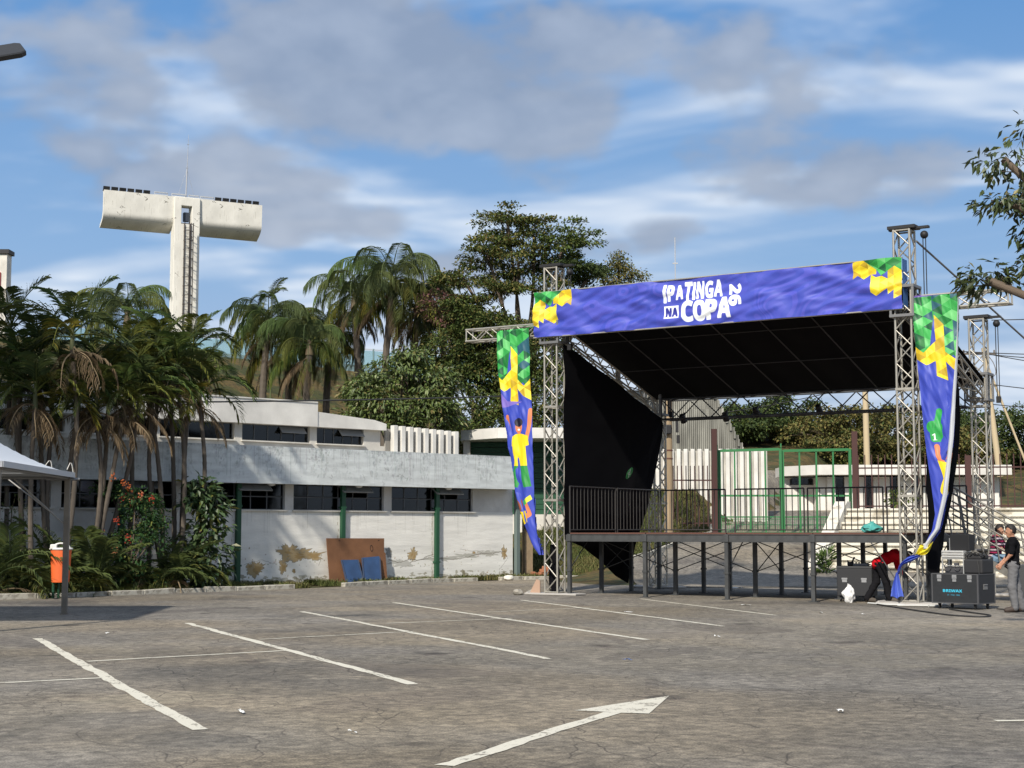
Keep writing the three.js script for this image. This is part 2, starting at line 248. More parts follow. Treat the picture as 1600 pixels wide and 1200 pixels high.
// painted bays and the direction arrow: thin worn paint on the asphalt
{
  const lineMats = [0, 1].map((k) => std([.98, .97, .93], .85, { map: canvasTex(1024, 256, (c, w, h) => { const r = rng(50 + k); pixels(c, w, h, (u, v) => { const n = pfbm(u, v, 7, 5) * .55 + pfbm(u, v, 60, 2) * .45, bare = sstep(.60, .68, n + (r() - .5) * .1); const g = .93 + (r() - .5) * .12; return [mix(226, 140, bare) * g, mix(221, 133, bare) * g, mix(206, 121, bare) * g]; }); }), ...bump(2, .004) }));
  const line = (a, b, w, mat = 0, faint = 1) => {
    const L = Math.hypot(b[0] - a[0], b[1] - a[1]), dx = (b[0] - a[0]) / L, dz = (b[1] - a[1]) / L, n = Math.max(8, L * 6 | 0), sd = a[0] * 7 + b[1];
    const g = sheet(n, 1, (u, v) => { const e = (v - .5) * w * (1 + .28 * vn3(u * L * 5 + v * 40, sd, 3)) + .02 * vn3(u * L * 1.3, sd, 8), q = u * L; return [a[0] + dx * q + dz * e, .005, a[1] + dz * q - dx * e]; });
    const uv = g.attributes.uv; for (let i = 0; i < uv.count; i++) uv.setXY(i, uv.getX(i) * L / 2.3 + sd, uv.getY(i) * .12 + sd * .37);
    part('painted_line', g, lineMats[mat], lot);
  };
  for (const [a, b, w] of [[[-7.11, -23.28], [-2.54, -12.71], .135], [[-5.66, -27.08], [-1.04, -16.4], .125], [[-4.17, -30.87], [.48, -19.61], .12], [[-2.64, -34.64], [1.99, -23.01], .12], [[.22, -35.89], [3.56, -26.19], .11], [[3.01, -36.55], [5.02, -29.49], .09]]) line(a, b, w);
  for (const [a, b, w] of [[[-6.6, -15.8], [-4.5, -17.1], .09], [[-5.25, -19.24], [-3.06, -20.95], .095], [[-3.75, -23.08], [-1.54, -24.88], .085], [[-2.17, -26.99], [0, -28.54], .08], [[-.5, -30.63], [1.82, -32.64], .06], [[4.11, -13.3], [5.3, -13.42], .1], [[6.1, -42.6], [8.2, -46.2], .07]]) line(a, b, w, 1);
  line([-.46, -10.8], [.88, -13.9], .135);
  const s = new THREE.Shape([[1.54, 15.27], [1.21, 13.8], [.93, 13.87], [.84, 13.93], [.56, 14.04]].map(([x, z]) => new THREE.Vector2(x, z)));
  const g = new THREE.ShapeGeometry(s); g.rotateX(-Math.PI / 2); g.translate(0, .0055, 0); part('painted_arrow_head', g, lineMats[0], lot);
}

// ---------- the long white building ----------
{
  const B = thing('long_building', 'long low white building with green downpipes, dark strip windows and peeling plaster', 'building', [-7.92, 0, -44.32], 42 * Math.PI / 180);
  const K0 = -24, K1 = 10.68, wins = [[-12.75, -9.35], [-9.05, -5.65], [-5.36, -1.98], [-1.70, 1.66], [1.96, 5.31], [5.61, 8.94]];
  // plaster with flaked patches, measured along the wall (metres from the first downpipe, metres up)
  const wallTex = canvasTex(2048, 360, (c, w, h) => {
    const r = rng(21), X = (k) => (k + 2) / 12.7 * w, Y = (y) => (1 - y / 2.2) * h;
    pixels(c, w, h, (u, v) => { const n = pfbm(u, v, 14, 5), m = pfbm(u, v * .3, 40, 4), g = 1 + (n - .5) * .10 + (m - .5) * .05 + (r() - .5) * .035; return [226 * g, 224 * g, 217 * g]; });
    const blob = (k, y, rx, ry, fill, jag = .35, n = 70) => { c.fillStyle = fill; c.beginPath(); for (let i = 0; i <= n; i++) { const a = i / n * 6.283, q = 1 + jag * vn3(Math.cos(a) * 2 + k * 5, Math.sin(a) * 2 + y * 3, 4) + jag * .6 * vn3(Math.cos(a) * 7 + k, Math.sin(a) * 7, 9) + jag * .5 * vn3(Math.cos(a) * 18 + k, Math.sin(a) * 18, 5); const px = X(k + Math.cos(a) * rx * q), py = Y(y + Math.sin(a) * ry * q); i ? c.lineTo(px, py) : c.moveTo(px, py); } c.fill(); };
    const peel = (k, y, rx, ry, j) => { blob(k, y, rx * 1.12, ry * 1.12, '#8d8778', j); blob(k, y, rx, ry, '#ab9670', j); blob(k + rx * .2, y - ry * .1, rx * .55, ry * .55, '#9d8459', j); };
    peel(1.86, .98, .28, .22, .4); peel(2.2, .88, .3, .17, .5); peel(2.65, .86, .36, .10, .6); peel(.70, .5, .24, .2, .5); peel(1.63, .53, .1, .14, .5); peel(.5, .58, .1, .07, .5); peel(-.05, .55, .05, .07); peel(2.02, .42, .05, .05); peel(6.46, .88, .15, .13, .6); peel(6.52, .8, .07, .12, .6); peel(10.32, .86, .12, .14, .7); peel(9.0, .86, .06, .05);
    blob(5.52, .92, .12, .13, '#8f908d', .4); blob(5.9, .62, .28, .08, '#b7b6ae', .7); blob(6.1, .55, .22, .1, '#bcbab2', .7); blob(8.6, .78, .5, .05, '#b4b2a8', .8); blob(9.6, .84, .5, .06, '#b9b6ac', .8); blob(7.6, .7, .4, .06, '#b5b3aa', .8);
    c.lineJoin = 'round';
    const crack = (pts, wd, al) => { c.strokeStyle = `rgba(92,84,72,${al})`; c.lineWidth = wd; c.beginPath(); let [px, py] = pts[0]; c.moveTo(X(px), Y(py)); for (const [qx, qy] of pts.slice(1)) { for (let i = 1; i <= 9; i++) c.lineTo(X(mix(px, qx, i / 9)) + (r() - .5) * 6, Y(mix(py, qy, i / 9)) + (r() - .5) * 6); px = qx; py = qy; } c.stroke(); };
    crack([[5.5, .7], [5.9, .6], [6.3, .7], [6.7, .66], [7.3, .85]], 3, .7); crack([[6.35, .6], [7.0, .72], [7.4, .8]], 2.5, .6); crack([[7.5, .72], [8.2, .68], [8.8, .74], [9.3, .86], [9.8, .84], [10.4, .92]], 3, .7); crack([[8.4, 1.0], [9, .93], [9.9, .95]], 1.6, .5); crack([[.3, .62], [.9, .75], [1.4, .62]], 1.8, .45); crack([[2.9, .55], [3, .9]], 2, .5); crack([[10.1, .3], [10.5, .7]], 2, .5);
    for (let i = 0; i < 260; i++) { const k = -2 + r() * 12.7, y = Math.pow(r(), 1.7) * 1.15; c.fillStyle = `rgba(${120 + r() * 40},${108 + r() * 30},${85 + r() * 25},${.25 + r() * .4})`; c.beginPath(); c.ellipse(X(k), Y(y), 1 + r() * 5, 1 + r() * 3, r() * 3, 0, 6.3); c.fill(); }
    for (let i = 0; i < 420; i++) { const k = -2 + r() * 12.7; blob(k, r() * r() * .3, .02 + r() * .13, .015 + r() * .06, `rgba(104,96,70,${.25 + r() * .35})`, .6, 12); }
    for (const k of [.02, 3.69, 7.36]) for (let i = 0; i < 40; i++) { c.fillStyle = `rgba(110,90,66,${.15 + r() * .3})`; c.fillRect(X(k - .12 + (r() - .5) * .06), Y(r() * 2.1), 1 + r() * 3, 4 + r() * 26); }
    for (const [a, b] of wins) for (let i = 0; i < 26; i++) { const k = mix(a, b, r()); c.fillStyle = `rgba(120,116,104,${.06 + r() * .12})`; c.fillRect(X(k), 0, 1 + r() * 4, 20 + r() * 110); }
  });
  const wallMat = std([1, 1, 1], .92, { map: wallTex, ...bump(1.2, .02) }), plain = std([.78, .77, .75], .92, { map: again(stainTex, .3), ...bump(1.2, .015) });
  const front = new THREE.PlaneGeometry(12.7, 2.2, 60, 12).translate(4.35 - .02, 1.1, .001); { const p = front.attributes.position; for (let i = 0; i < p.count; i++) p.setZ(i, .012 + .011 * fbm3(p.getX(i) * 1.1, p.getY(i) * 1.3, 2, 3)); front.computeVertexNormals(); }
  const wall = part('wall', muv(merge([span(K0, K1, -.6, 2.2, -.25, 0), ...[[K0, -12.75], [-9.35, -9.05], [-5.65, -5.36], [-1.98, -1.70], [1.66, 1.96], [5.31, 5.61], [8.94, K1]].map(([a, b]) => span(a, b, 2.2, 3.1, -.25, -.001)), span(K0, K1, 3.0, 3.5, -.25, -.002), span(K1 - .25, K1 - .001, -.6, 3.5, -11, -.25), span(K0, K1, -.6, 3.5, -11.2, -11), span(K0, K0 + .2, -.6, 3.5, -11, -.25)])), plain, B);
  part('plaster_face', front, wallMat, wall);
  part('floor', span(K0 + .2, K1 - .25, -.3, .05, -10.99, -.26), std([.2, .2, .2], .9), B);
  // parapet beam with mould and run marks
  const parTex = canvasTex(2048, 256, (c, w, h) => {
    const r = rng(61);
    pixels(c, w, h, (u, v) => { const n = pfbm(u, v * .5, 20, 5), m = pfbm(u * 2, v * .2, 40, 4), g = 1 + (n - .5) * .20 + (m - .5) * .07 + (r() - .5) * .04; return [222 * g, 225 * g, 223 * g]; });
    for (let i = 0; i < 2600; i++) { const x = r() * w, cl = vn3(x / 70, 2, 3), top = Math.pow(r(), 2.1) * h * .8; if (cl < .05 && r() < .85) continue; c.fillStyle = `rgba(${82 + r() * 30},${88 + r() * 28},${90 + r() * 26},${.04 + r() * .13})`; c.beginPath(); c.ellipse(x, top, 1 + r() * 6, 2 + r() * 12 * (r() < .3 ? 2 : 1), (r() - .5) * .9, 0, 6.3); c.fill(); }
    for (let i = 0; i < 110; i++) { const x = r() * w; c.fillStyle = `rgba(${70 + r() * 40},${76 + r() * 36},${78 + r() * 34},${.05 + r() * .12})`; c.fillRect(x, 0, 1 + r() * 5, h * (.2 + r() * .8)); }
    for (let i = 0; i < 150; i++) { const x = r() * w; c.fillStyle = `rgba(236,238,236,${.1 + r() * .25})`; c.fillRect(x, r() * h, 2 + r() * 9, 14 + r() * 90); }
    c.strokeStyle = 'rgba(80,80,78,.4)'; for (let i = 0; i < 14; i++) { let x = r() * w, y = r() * h; c.lineWidth = .8 + r() * 1.4; c.beginPath(); c.moveTo(x, y); for (let q = 0; q < 9; q++) { x += (r() - .45) * 22; y += (r() - .5) * 22; c.lineTo(x, y); } c.stroke(); }
  });
  const parGeo = merge([muv(span(K0, 10.45, 2.95, 4.03, .34, .5)), muv(span(10.29, 10.449, 2.952, 4.028, -11, .339)), muv(span(K0, 10.289, 2.952, 3.12, .001, .339))]);
  { const uv = parGeo.attributes.uv; for (let i = 0; i < uv.count; i++) uv.setXY(i, uv.getX(i) / 11.3, (uv.getY(i) - 2.95) / 1.08); }
  part('parapet', parGeo, std([.80, .82, .83], .9, { map: parTex, ...bump(.8, .01) }), B);
  part('roof', span(K0, 10.28, 3.5, 3.62, -11, .33), M.concrete, B);
  const frameMat = std([.10, .105, .11], .6), paneGeo = box(.5, .345, .008), lampMat = std([.8, .8, .78], .5);
  for (const [a, b] of wins) {
    const half = (b - a) / 2, bars = [];
    for (const h of [2.215, 2.585, 2.985]) bars.push(span(a, b, h - .014, h + .014, -.14, -.10));
    for (let i = 0; i <= 6; i++) { const x = a + .012 + (b - a - .024) * i / 6; bars.push(span(x - .014, x + .014, 2.2, 3.0, -.135, -.095)); }
    const win = part('window', merge(bars), frameMat, B), pw = (b - a - .05) / 6;
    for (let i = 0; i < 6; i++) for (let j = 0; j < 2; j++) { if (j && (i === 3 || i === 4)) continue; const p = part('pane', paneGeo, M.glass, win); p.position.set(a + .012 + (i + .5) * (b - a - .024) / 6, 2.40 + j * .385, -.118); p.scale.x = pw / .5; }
    const sash = part('open_sash', merge([box(pw * 2, .36, .006, 0, -.18, 0), box(pw * 2, .03, .03, 0, -.36, .003), box(pw * 2, .03, .03, 0, 0, .003), box(.03, .36, .03, -pw, -.18, .003), box(.03, .36, .03, pw, -.18, .003), box(.024, .36, .024, 0, -.18, .003)]), std([.26, .27, .28], .35), win);  // opaque lighter grey: the sky mirrored in the tilted sash is painted in
    sash.position.set(a + half + pw, 2.97, -.09); sash.rotation.x = -.95;
    part('sill', muv(span(a - .05, b + .08, 2.165, 2.205, -.02, .075)), M.white, win);
  }
  for (const k of [-7.3, -3.65, .02, 3.69, 7.36]) { const p = part('downpipe', merge([rbox(.15, 2.95, .12, .02, k, 1.475, .09), box(.2, .05, .14, k, .6, .082), box(.2, .05, .14, k, 2.3, .082)]), M.darkGreen, B); }
  tag(part('downpipe', rbox(.17, 2.94, .14, .02, 10.83, 1.47, .06), std([.13, .17, .16], .8, bump(2, .004)), B), 'grey green corner downpipe');
  for (const k of [1.05, 4.2, 7.75]) part('soffit_lamp', new THREE.SphereGeometry(.13, 14, 8).scale(1, .4, .6).translate(k, 2.94, .2), lampMat, B);
  // upper storey, set back
  const up = part('upper_wall', muv(merge([span(K0, 10.9, 3.6, 4.43, -3.5, -3.25), ...[[-12.4, -12.1], [-9.5, -9.2], [-6.62, -6.34], [-3.75, -3.47], [-.97, -.69], [1.91, 2.19], [4.75, 5.02], [6.91, 7.6]].map(([a, b]) => span(a, b, 4.43, 5.0, -3.5, -3.251))])), M.white, B);
  part('upper_fascia', muv(merge([span(K0, 4.88, 4.95, 5.72, -3.6, -3.0), span(K0, 4.86, 5.72, 5.76, -3.62, -2.97)])), M.brightWhite, B);
  part('upper_fascia', muv(poly([[4.88, 4.95], [7.7, 4.95], [7.7, 5.17], [7.2, 5.28], [4.88, 5.44]], .55).translate(0, 0, -3.58)), M.brightWhite, B);
  part('upper_roof', muv(span(K0, 4.8, 5.55, 5.66, -9.5, -3.61)), M.concrete, B);
  part('upper_end_wall', muv(merge([span(7.6, 7.8, 3.6, 5.0, -9.5, -3.5), span(K0, K0 + .2, 3.62, 5.55, -9.5, -3.6)])), M.white, B); part('upper_roof', muv(span(4.8, 7.75, 5.0, 5.1, -9.5, -3.59)), M.concrete, B); part('upper_step_wall', muv(span(4.78, 4.9, 5.1, 5.66, -9.5, -3.6)), M.white, B);
  part('upper_back_wall', muv(span(K0, 7.8, 3.6, 5.5, -9.7, -9.5)), M.white, B);
  for (const [a, b] of [[-12.1, -9.5], [-9.2, -6.62], [-6.34, -3.75], [-3.47, -.97], [-.69, 1.91], [2.19, 4.75], [5.02, 6.91]]) {
    const bars = [span(a, b, 4.43, 4.455, -3.42, -3.38), span(a, b, 4.925, 4.95, -3.42, -3.38)], n = 5; for (let i = 0; i <= n; i++) { const x = a + .012 + (b - a - .024) * i / n; bars.push(span(x - .012, x + .012, 4.43, 4.95, -3.415, -3.375)); }
    const win = part('upper_window', merge(bars), frameMat, B);
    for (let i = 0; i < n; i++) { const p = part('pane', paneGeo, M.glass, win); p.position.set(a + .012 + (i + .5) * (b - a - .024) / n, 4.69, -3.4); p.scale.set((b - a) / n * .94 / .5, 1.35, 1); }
    if (a > 1) { const s = part('open_sash', box(.95, .3, .012), std([.22, .23, .24], .4), win); s.position.set(mix(a, b, .75), 4.82, -3.28); s.rotation.x = -.8; }
    part('sill', muv(span(a - .04, b + .04, 4.39, 4.43, -3.26, -3.17)), M.white, win);
  }
  // ribbed concrete screen that carries on from the upper storey
  for (let i = 0; i < 9; i++) part('concrete_fin', muv(rbox(.17, 1.62, .2, .012, 8.08 + i * .335, 4.33 - i * .012, -3.1)), M.brightWhite, up);
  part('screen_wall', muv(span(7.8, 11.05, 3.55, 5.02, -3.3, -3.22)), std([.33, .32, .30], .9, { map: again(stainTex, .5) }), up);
}
// ---------- gatehouse with flat slab roof ----------
{
  const gx = -.51, gz = -56, gh = thing('gatehouse', 'small gatehouse with white slab roof and dark green shutter behind the long building', 'building', [gx, 0, gz]);
  const slab = poly([[0, 0], [3.2, 0], [3.2, 5], [-1.41, 5], [-1.41, 1.6]], .38); slab.rotateX(-Math.PI / 2); part('roof_slab', muv(slab.translate(0, 4.95, 0)), M.brightWhite, gh);
  part('pier', muv(span(-1.30, -1.06, 1.0, 4.95, -1.95, -1.65)), M.white, gh);
  part('shutter', merge([...Array(14)].map((_, i) => span(-1.05, 3.0, 2.2 + i * .196, 2.2 + i * .196 + .18, -2.4, -2.34 + (i % 2) * .012))), M.darkGreen, gh);
  part('wall', muv(merge([span(-1.3, 3.05, .6, 2.2, -2.5, -2.2), span(-1.3, 3.05, 2.2, 4.95, -4.9, -4.7), span(2.9, 3.05, 2.2, 4.95, -4.7, -2.5), span(-1.35, -1.2, 2.2, 4.95, -4.7, -2.5)])), M.white, gh);
}
// ---------- ribbed walls, tall hall, kiosk and steps behind the stage ----------
{
  const rw = thing('ribbed_wall', 'white ribbed concrete retaining wall behind the brown fence', 'wall', [5.9, 1.6, -63.2], -.06);
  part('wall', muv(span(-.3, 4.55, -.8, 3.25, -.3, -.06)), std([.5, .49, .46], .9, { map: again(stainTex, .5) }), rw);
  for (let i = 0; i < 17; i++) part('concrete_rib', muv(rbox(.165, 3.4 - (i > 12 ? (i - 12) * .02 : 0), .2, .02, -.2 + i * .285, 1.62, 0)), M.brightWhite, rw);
  const hallMat = std([.60, .60, .57], .85, { map: canvasTex(512, 512, (c, w, h) => { const r = rng(71); pixels(c, w, h, (u, v) => { const n = pfbm(u, v * .15, 24, 4), m = pfbm(u, v, 4, 4), g = (.82 + (n - .5) * .42 + (m - .5) * .35 + (r() - .5) * .05) * 215; return [g, g * .995, g * .96]; }); }) });
  { const uvs = (g) => { const uv = g.attributes.uv; for (let i = 0; i < uv.count; i++) uv.setXY(i, uv.getX(i) / 5, uv.getY(i) / 6); return g; };
    const hall = thing('corrugated_hall', 'tall pale hall clad in corrugated sheets with a stepped sloping edge', 'building', [6.9, 1.4, -74], -.1);
    const pan = []; for (let i = 0; i < 52; i++) { const x = i * .094, top = x < 2.7 ? 7.5 : 7.5 - Math.floor((x - 2.7) / .19) * .375; if (top > 3) pan.push(uvs(muv(box(.06, top, .05 + (i % 2) * .025, x, top / 2 - .5, 0)))); }
    part('cladding', merge(pan), hallMat, hall); part('wall', uvs(muv(poly([[-1.6, -1], [4.5, -1], [4.5, 3.2], [2.75, 6.95], [-1.6, 6.95]], .3).translate(0, 0, -.36))), hallMat, hall);
    for (let i = 0; i < 9; i++) part('stepped_rib', uvs(muv(box(.10, .34, .2, 2.86 + i * .185, 6.62 - i * .375, .02))), hallMat, hall); }
  // kiosk
  const ki = thing('kiosk', 'low white kiosk with a flat roof behind the green gate and fence', 'building', [12.0, 2.4, -66]);
  const sl = poly([[0, 1.7], [1.18, 0], [9.4, 0], [9.4, 4], [0, 4]], .42); sl.rotateX(-Math.PI / 2); part('roof_slab', muv(sl.translate(-.1, 1.56, .4)), M.brightWhite, ki);
  part('wall', muv(merge([span(.05, 1.25, -1, 1.18, -1.9, -1.7), ...[[1.6, 1.95], [2.35, 3.2], [3.6, 4.3], [4.65, 5.35], [5.75, 6.3], [6.9, 9.0]].map(([a, b]) => span(a, b, -1, 1.50, -.7, -.5)), span(1.3, 9.0, -1, -.02, -.69, -.52), span(.05, 9.1, -1, 1.5, -3.4, -3.2), span(8.9, 9.1, -1, 1.5, -3.2, -.7), span(.05, .25, -1, 1.5, -3.2, -1.9), span(1.25, 1.6, -1, 1.5, -1.9, -.7)])), M.brightWhite, ki);
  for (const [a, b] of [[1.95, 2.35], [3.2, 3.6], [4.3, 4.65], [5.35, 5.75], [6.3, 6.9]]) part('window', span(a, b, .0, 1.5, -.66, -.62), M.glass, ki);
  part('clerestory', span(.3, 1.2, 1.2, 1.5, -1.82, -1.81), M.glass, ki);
  // white painted steps
  const stepsMat = std([.92, .9, .86], .92, { map: canvasTex(1024, 512, (c, w, h) => { const r = rng(81); pixels(c, w, h, (u, v) => { const n = pfbm(u, v, 12, 5), k = .75 * sstep(.60, .74, n + (r() - .5) * .1), g = .95 + (r() - .5) * .08; return [mix(230, 165, k) * g, mix(227, 158, k) * g, mix(217, 142, k) * g]; }); }), ...bump(2, .012) });
  const st = thing('terrace_steps', 'broad flight of white painted concrete steps rising behind the stage', 'steps', [9.95, 0, -49.7], -.42);
  for (let i = 0; i < 10; i++) { const g = muv(merge([rbox(9.6, .07, .5, .012, 4.8, .2 + i * .235, -.22 - i * .44), box(9.58, .18 + (i ? 0 : .3), .9, 4.8, .078 + i * .235 - (i ? 0 : .15), -.52 - i * .44)]), .25); const p = g.attributes.position; for (let q = 0; q < p.count; q++) p.setY(q, p.getY(q) + .012 * fbm3(p.getX(q) * 1.5, i, p.getZ(q) * 2, 3)); part('step', g, stepsMat, st); }
  part('landing', muv(span(-.2, 10.4, -.4, 2.34, -7.6, -4.9), .25), stepsMat, st);
  part('step_core', span(.02, 9.58, -.4, 1.1, -4.9, -2.2), M.concrete, st);
  for (const x of [-.42]) { const g = poly([[0, -.2], [1.2, -.2], [5.0, 1.75], [5.0, 2.6], [4.4, 2.6], [0, .45]], .42); g.rotateY(Math.PI / 2); part('side_wall', muv(g.translate(x, 0, .35), .3), stepsMat, st); }
  // brown picket fences
  const fence = (x0, z0, x1, z1, y, h, n, label, posts) => {
    const f = thing('picket_fence', label, 'fence', [x0, y, z0], -Math.atan2(z1 - z0, x1 - x0), 'brown picket fences'), L = Math.hypot(x1 - x0, z1 - z0), pk = box(.035, h, .035, 0, h / 2, 0);
    for (const q of [.12, h * .76]) part('rail', span(0, L, q - .025, q + .025, -.02, .02), M.maroon, f);
    for (let i = 0; i < n; i++) part('picket', pk, M.maroon, f).position.set((i + .5) * L / n, 0, .03);
    for (const [q, ph] of posts) part('post', box(.2, ph, .2, q, ph / 2 - .3, 0), M.maroon, f);
  };
  fence(5.72, -58.6, 7.68, -58.6, 1.75, 2.3, 12, 'short brown picket fence left of the green gate', [[1.98, 4.0]]);
  fence(12.3, -55.2, 20.5, -53.6, 2.34, 1.95, 36, 'long brown picket fence on top of the white steps', [[.0, 3.1], [3.9, 2.2], [7.9, 2.2]]);
  // green double gate
  const gate = thing('double_gate', 'tall green steel double gate with open bars and solid lower panels', 'gate', [7.95, 1.42, -59]);
  const leaf = (x0, w, turn) => {
    const l = part('gate_leaf', merge([beam([0, 0, 0], [0, 3.25, 0], .1), beam([w, 0, 0], [w, 3.3, 0], .1), beam([.05, 3.22, 0], [w - .05, 3.27, 0], .1), beam([.05, 1.5, 0], [w - .05, 1.5, 0], .07), beam([.05, .06, 0], [w - .05, .06, 0], .1)]), M.green, gate); l.position.x = x0; l.rotation.y = turn;
    for (let i = 1; i < 4; i++) part('gate_bar', beam([w * i / 4, .1, 0], [w * i / 4, 3.2, 0], .06), M.green, l);
    part('mesh_panel', merge([...[...Array(Math.floor(w / .07))].map((_, i) => box(.014, .56, .014, .07 + i * .07, .4, 0)), ...[.2, .4, .6].map((y) => box(w - .1, .014, .012, w / 2, y, .009)), box(w - .1, .05, .05, w / 2, .69, 0)]), M.green, l);
  };
  leaf(0, 2.32, -.06); leaf(2.42, 2.6, .03);
  part('gate_post', merge([box(.12, 3.5, .12, -.12, 1.7, 0), box(.12, 3.5, .12, 5.2, 1.7, 0), box(.05, .16, .05, 2.36, 3.42, .02)]), M.green, gate);
}

// ---------- stage: lattice towers, roof, deck ----------
const SO = V(1.07, 0, -38.69), SU = V(.84, 0, .5425), SW = V(.5425, 0, -.84), ST = Math.atan2(-.5425, .84);   // u runs along the front, w to the back
{
  // local frame: x along the front, y up, z towards the audience
  const rig = thing('stage_roof_rig', 'aluminium lattice stage frame with four towers and black roof', 'stage', [SO.x, 0, SO.z], ST);
  const webGeo = new THREE.CylinderGeometry(.017, .017, 1, 6), C = .18, chordR = .026;
  function lattice(name, a, b, up, pitch, single, mat = M.alu, c = C) {   // box truss from a to b, all chords one mesh, webs its children
    const A = V(...a), B = V(...b), d = B.clone().sub(A).normalize(), L = A.distanceTo(B), s1 = V(...up), s2 = d.clone().cross(s1).normalize(), n = Math.round(L / pitch), chords = [], corner = (i, q) => A.clone().addScaledVector(d, q).addScaledVector(s1, c * [1, 1, -1, -1][i]).addScaledVector(s2, c * [1, -1, -1, 1][i]);
    for (let i = 0; i < 4; i++) { chords.push(bar(corner(i, 0).toArray(), corner(i, L).toArray(), chordR, 10)); for (const q of [.02, L - .02]) chords.push(bar(corner(i, q).toArray(), corner((i + 1) % 4, q).toArray(), .02, 6)); }
    const m = part(name, merge(chords), mat, rig), webs = [];
    for (let f = 0; f < 4; f++) for (let k = 0; k < n; k++) webs.push([corner(k % 2 ? f : (f + 1) % 4, L * k / n).toArray(), corner(k % 2 ? (f + 1) % 4 : f, L * (k + 1) / n).toArray()]);
    if (single) for (const [p, q] of webs) aimMesh(part('brace', webGeo, mat, m), p, q);
    else part('brace_lattice', merge(webs.map(([p, q]) => bar(p, q, .017, 6))), mat, m, 'stuff');
    return m;
  }
  const tower = (x, z, h, single, label) => {
    const m = lattice('tower', [x, .06, z], [x, h, z], [1, 0, 0], .37, single); if (label) m.userData.label = label;
    for (const y of [2.36, 4.7]) part('joint_collar', merge([[-1, 0, .36, .05], [1, 0, .36, .05]].flatMap(([s]) => [box(.42, .05, .05, x, y, z + s * .18), box(.05, .05, .42, x + s * .18, y, z)])), M.alu, m);
    part('head_beam', merge([box(.62, .07, .42, x, h + .05, z), box(.9, .05, .12, x + .12, h + .03, z)]), M.black, m);
    part('hoist', merge([new THREE.SphereGeometry(.09, 12, 10).translate(x + .46, h - .14, z), bar([x + .43, h - .2, z], [x + .43, h - 2.0, z], .012, 5), bar([x + .49, h - .2, z], [x + .49, h - 2.0, z], .012, 5), box(.1, .16, .1, x + .46, h - 2.05, z)]), M.black, m);
    part('base_plate', merge([rbox(1.5, .05, .5, .015, x, .03, z), bar([x - .7, .05, z + .2], [x - .7, .05, z - .2], .03, 6)]), std([.42, .40, .37], .8, bump(2, .004)), m);
  };
  tower(0, 0, 8.25, true, 'lattice tower beside the left banner'); tower(9.1, 0, 8.25, true, 'lattice tower beside the right banner'); tower(0, -5.57, 6.9, false); tower(9.1, -5.57, 6.9, false);
  for (const x of [0, 9.1]) for (const [z, y] of [[0, 6.42], [-5.57, 4.95]]) part('sleeve_block', merge([box(.56, .06, .56, x, y - .1, z), box(.56, .06, .56, x, y + .55, z), ...[[-1, -1], [-1, 1], [1, 1], [1, -1]].map(([p, q]) => beam([x + p * .25, y - .1, z + q * .25], [x + p * .25, y + .55, z + q * .25], .05))]), M.aluDark, rig);
  lattice('front_header', [.3, 7.1, .0], [8.8, 7.1, .0], [0, 1, 0], .45, false, M.aluDark);
  lattice('side_truss', [0, 6.55, -.3], [0, 5.05, -5.3], [0, 1, 0], .4, false, M.alu, .16); lattice('side_truss', [9.1, 6.55, -.3], [9.1, 5.05, -5.3], [0, 1, 0], .4, false, M.alu, .16);
  lattice('rear_truss', [.28, 4.98, -5.57], [8.82, 4.98, -5.57], [0, 1, 0], .61, true, M.steel, .28);
  lattice('outrigger', [-2.62, 6.68, 0], [-.28, 6.68, 0], [0, 1, 0], .37, true, M.alu, .15); lattice('outrigger', [9.38, 6.58, 0], [11.4, 6.58, 0], [0, 1, 0], .37, true, M.alu, .15);
  // roof membrane over thin purlins
  const roofY = (z) => 7.0 + z * .30, roof = sheet(60, 24, (u, v) => { const x = mix(-.15, 9.25, u), z = mix(.1, -5.75, v), q = Math.sin(u * Math.PI * 7) ** 2; return [x, roofY(z) - .05 * q * Math.sin(v * Math.PI) + .02 * fbm3(x * .9, 2, z * .9, 2), z]; });
  part('roof_cover', roof, new THREE.MeshPhysicalMaterial({ color: lin(.005, .005, .006), roughness: .85, specularIntensity: .2, side: THREE.DoubleSide, ...bump(.7, .02) }), rig);
  const purlinMat = std([.05, .05, .05], .6);
  for (let i = 0; i <= 7; i++) part('purlin', bar([9.1 * i / 7, roofY(0) - .09, 0], [9.1 * i / 7, roofY(-5.6) - .09, -5.6], .017, 6), purlinMat, rig);
  for (const z of [-1.5, -3.4]) part('purlin', bar([0, roofY(z) - .1, z], [9.1, roofY(z) - .1, z], .012, 6), purlinMat, rig);
  for (const x of [.9, 2.2, 3.1, 4.9, 7.9]) part('stage_lamp', merge([new THREE.CylinderGeometry(.07, .095, .24, 12).rotateX(.7).translate(x, 4.66 + (x > 3 ? .14 : .05), -5.4), box(.03, .2, .03, x, 4.78 + (x > 3 ? .1 : 0), -5.5), box(.22, .025, .03, x, 4.72, -5.45)]), M.black, rig);
  part('guy_brace', bar([9.35, 8.0, -.1], [10.6, 6.1, -4.6], .025, 6), M.aluDark, rig);

  // deck on steel legs
  const deck = thing('stage_deck', 'raised stage deck on grey steel legs with black guard rails', 'stage', [SO.x, 0, SO.z], ST);
  const xs = [.43, 2.55, 4.70, 6.83, 8.95], zs = [0, -1.6, -3.2, -4.8];
  for (let i = 0; i < 4; i++) for (let j = 0; j < 3; j++) part('deck_board', muv(box(2.1, .03, 1.58, (xs[i] + xs[i + 1]) / 2, 1.535, (zs[j] + zs[j + 1]) / 2)), M.rust, deck);
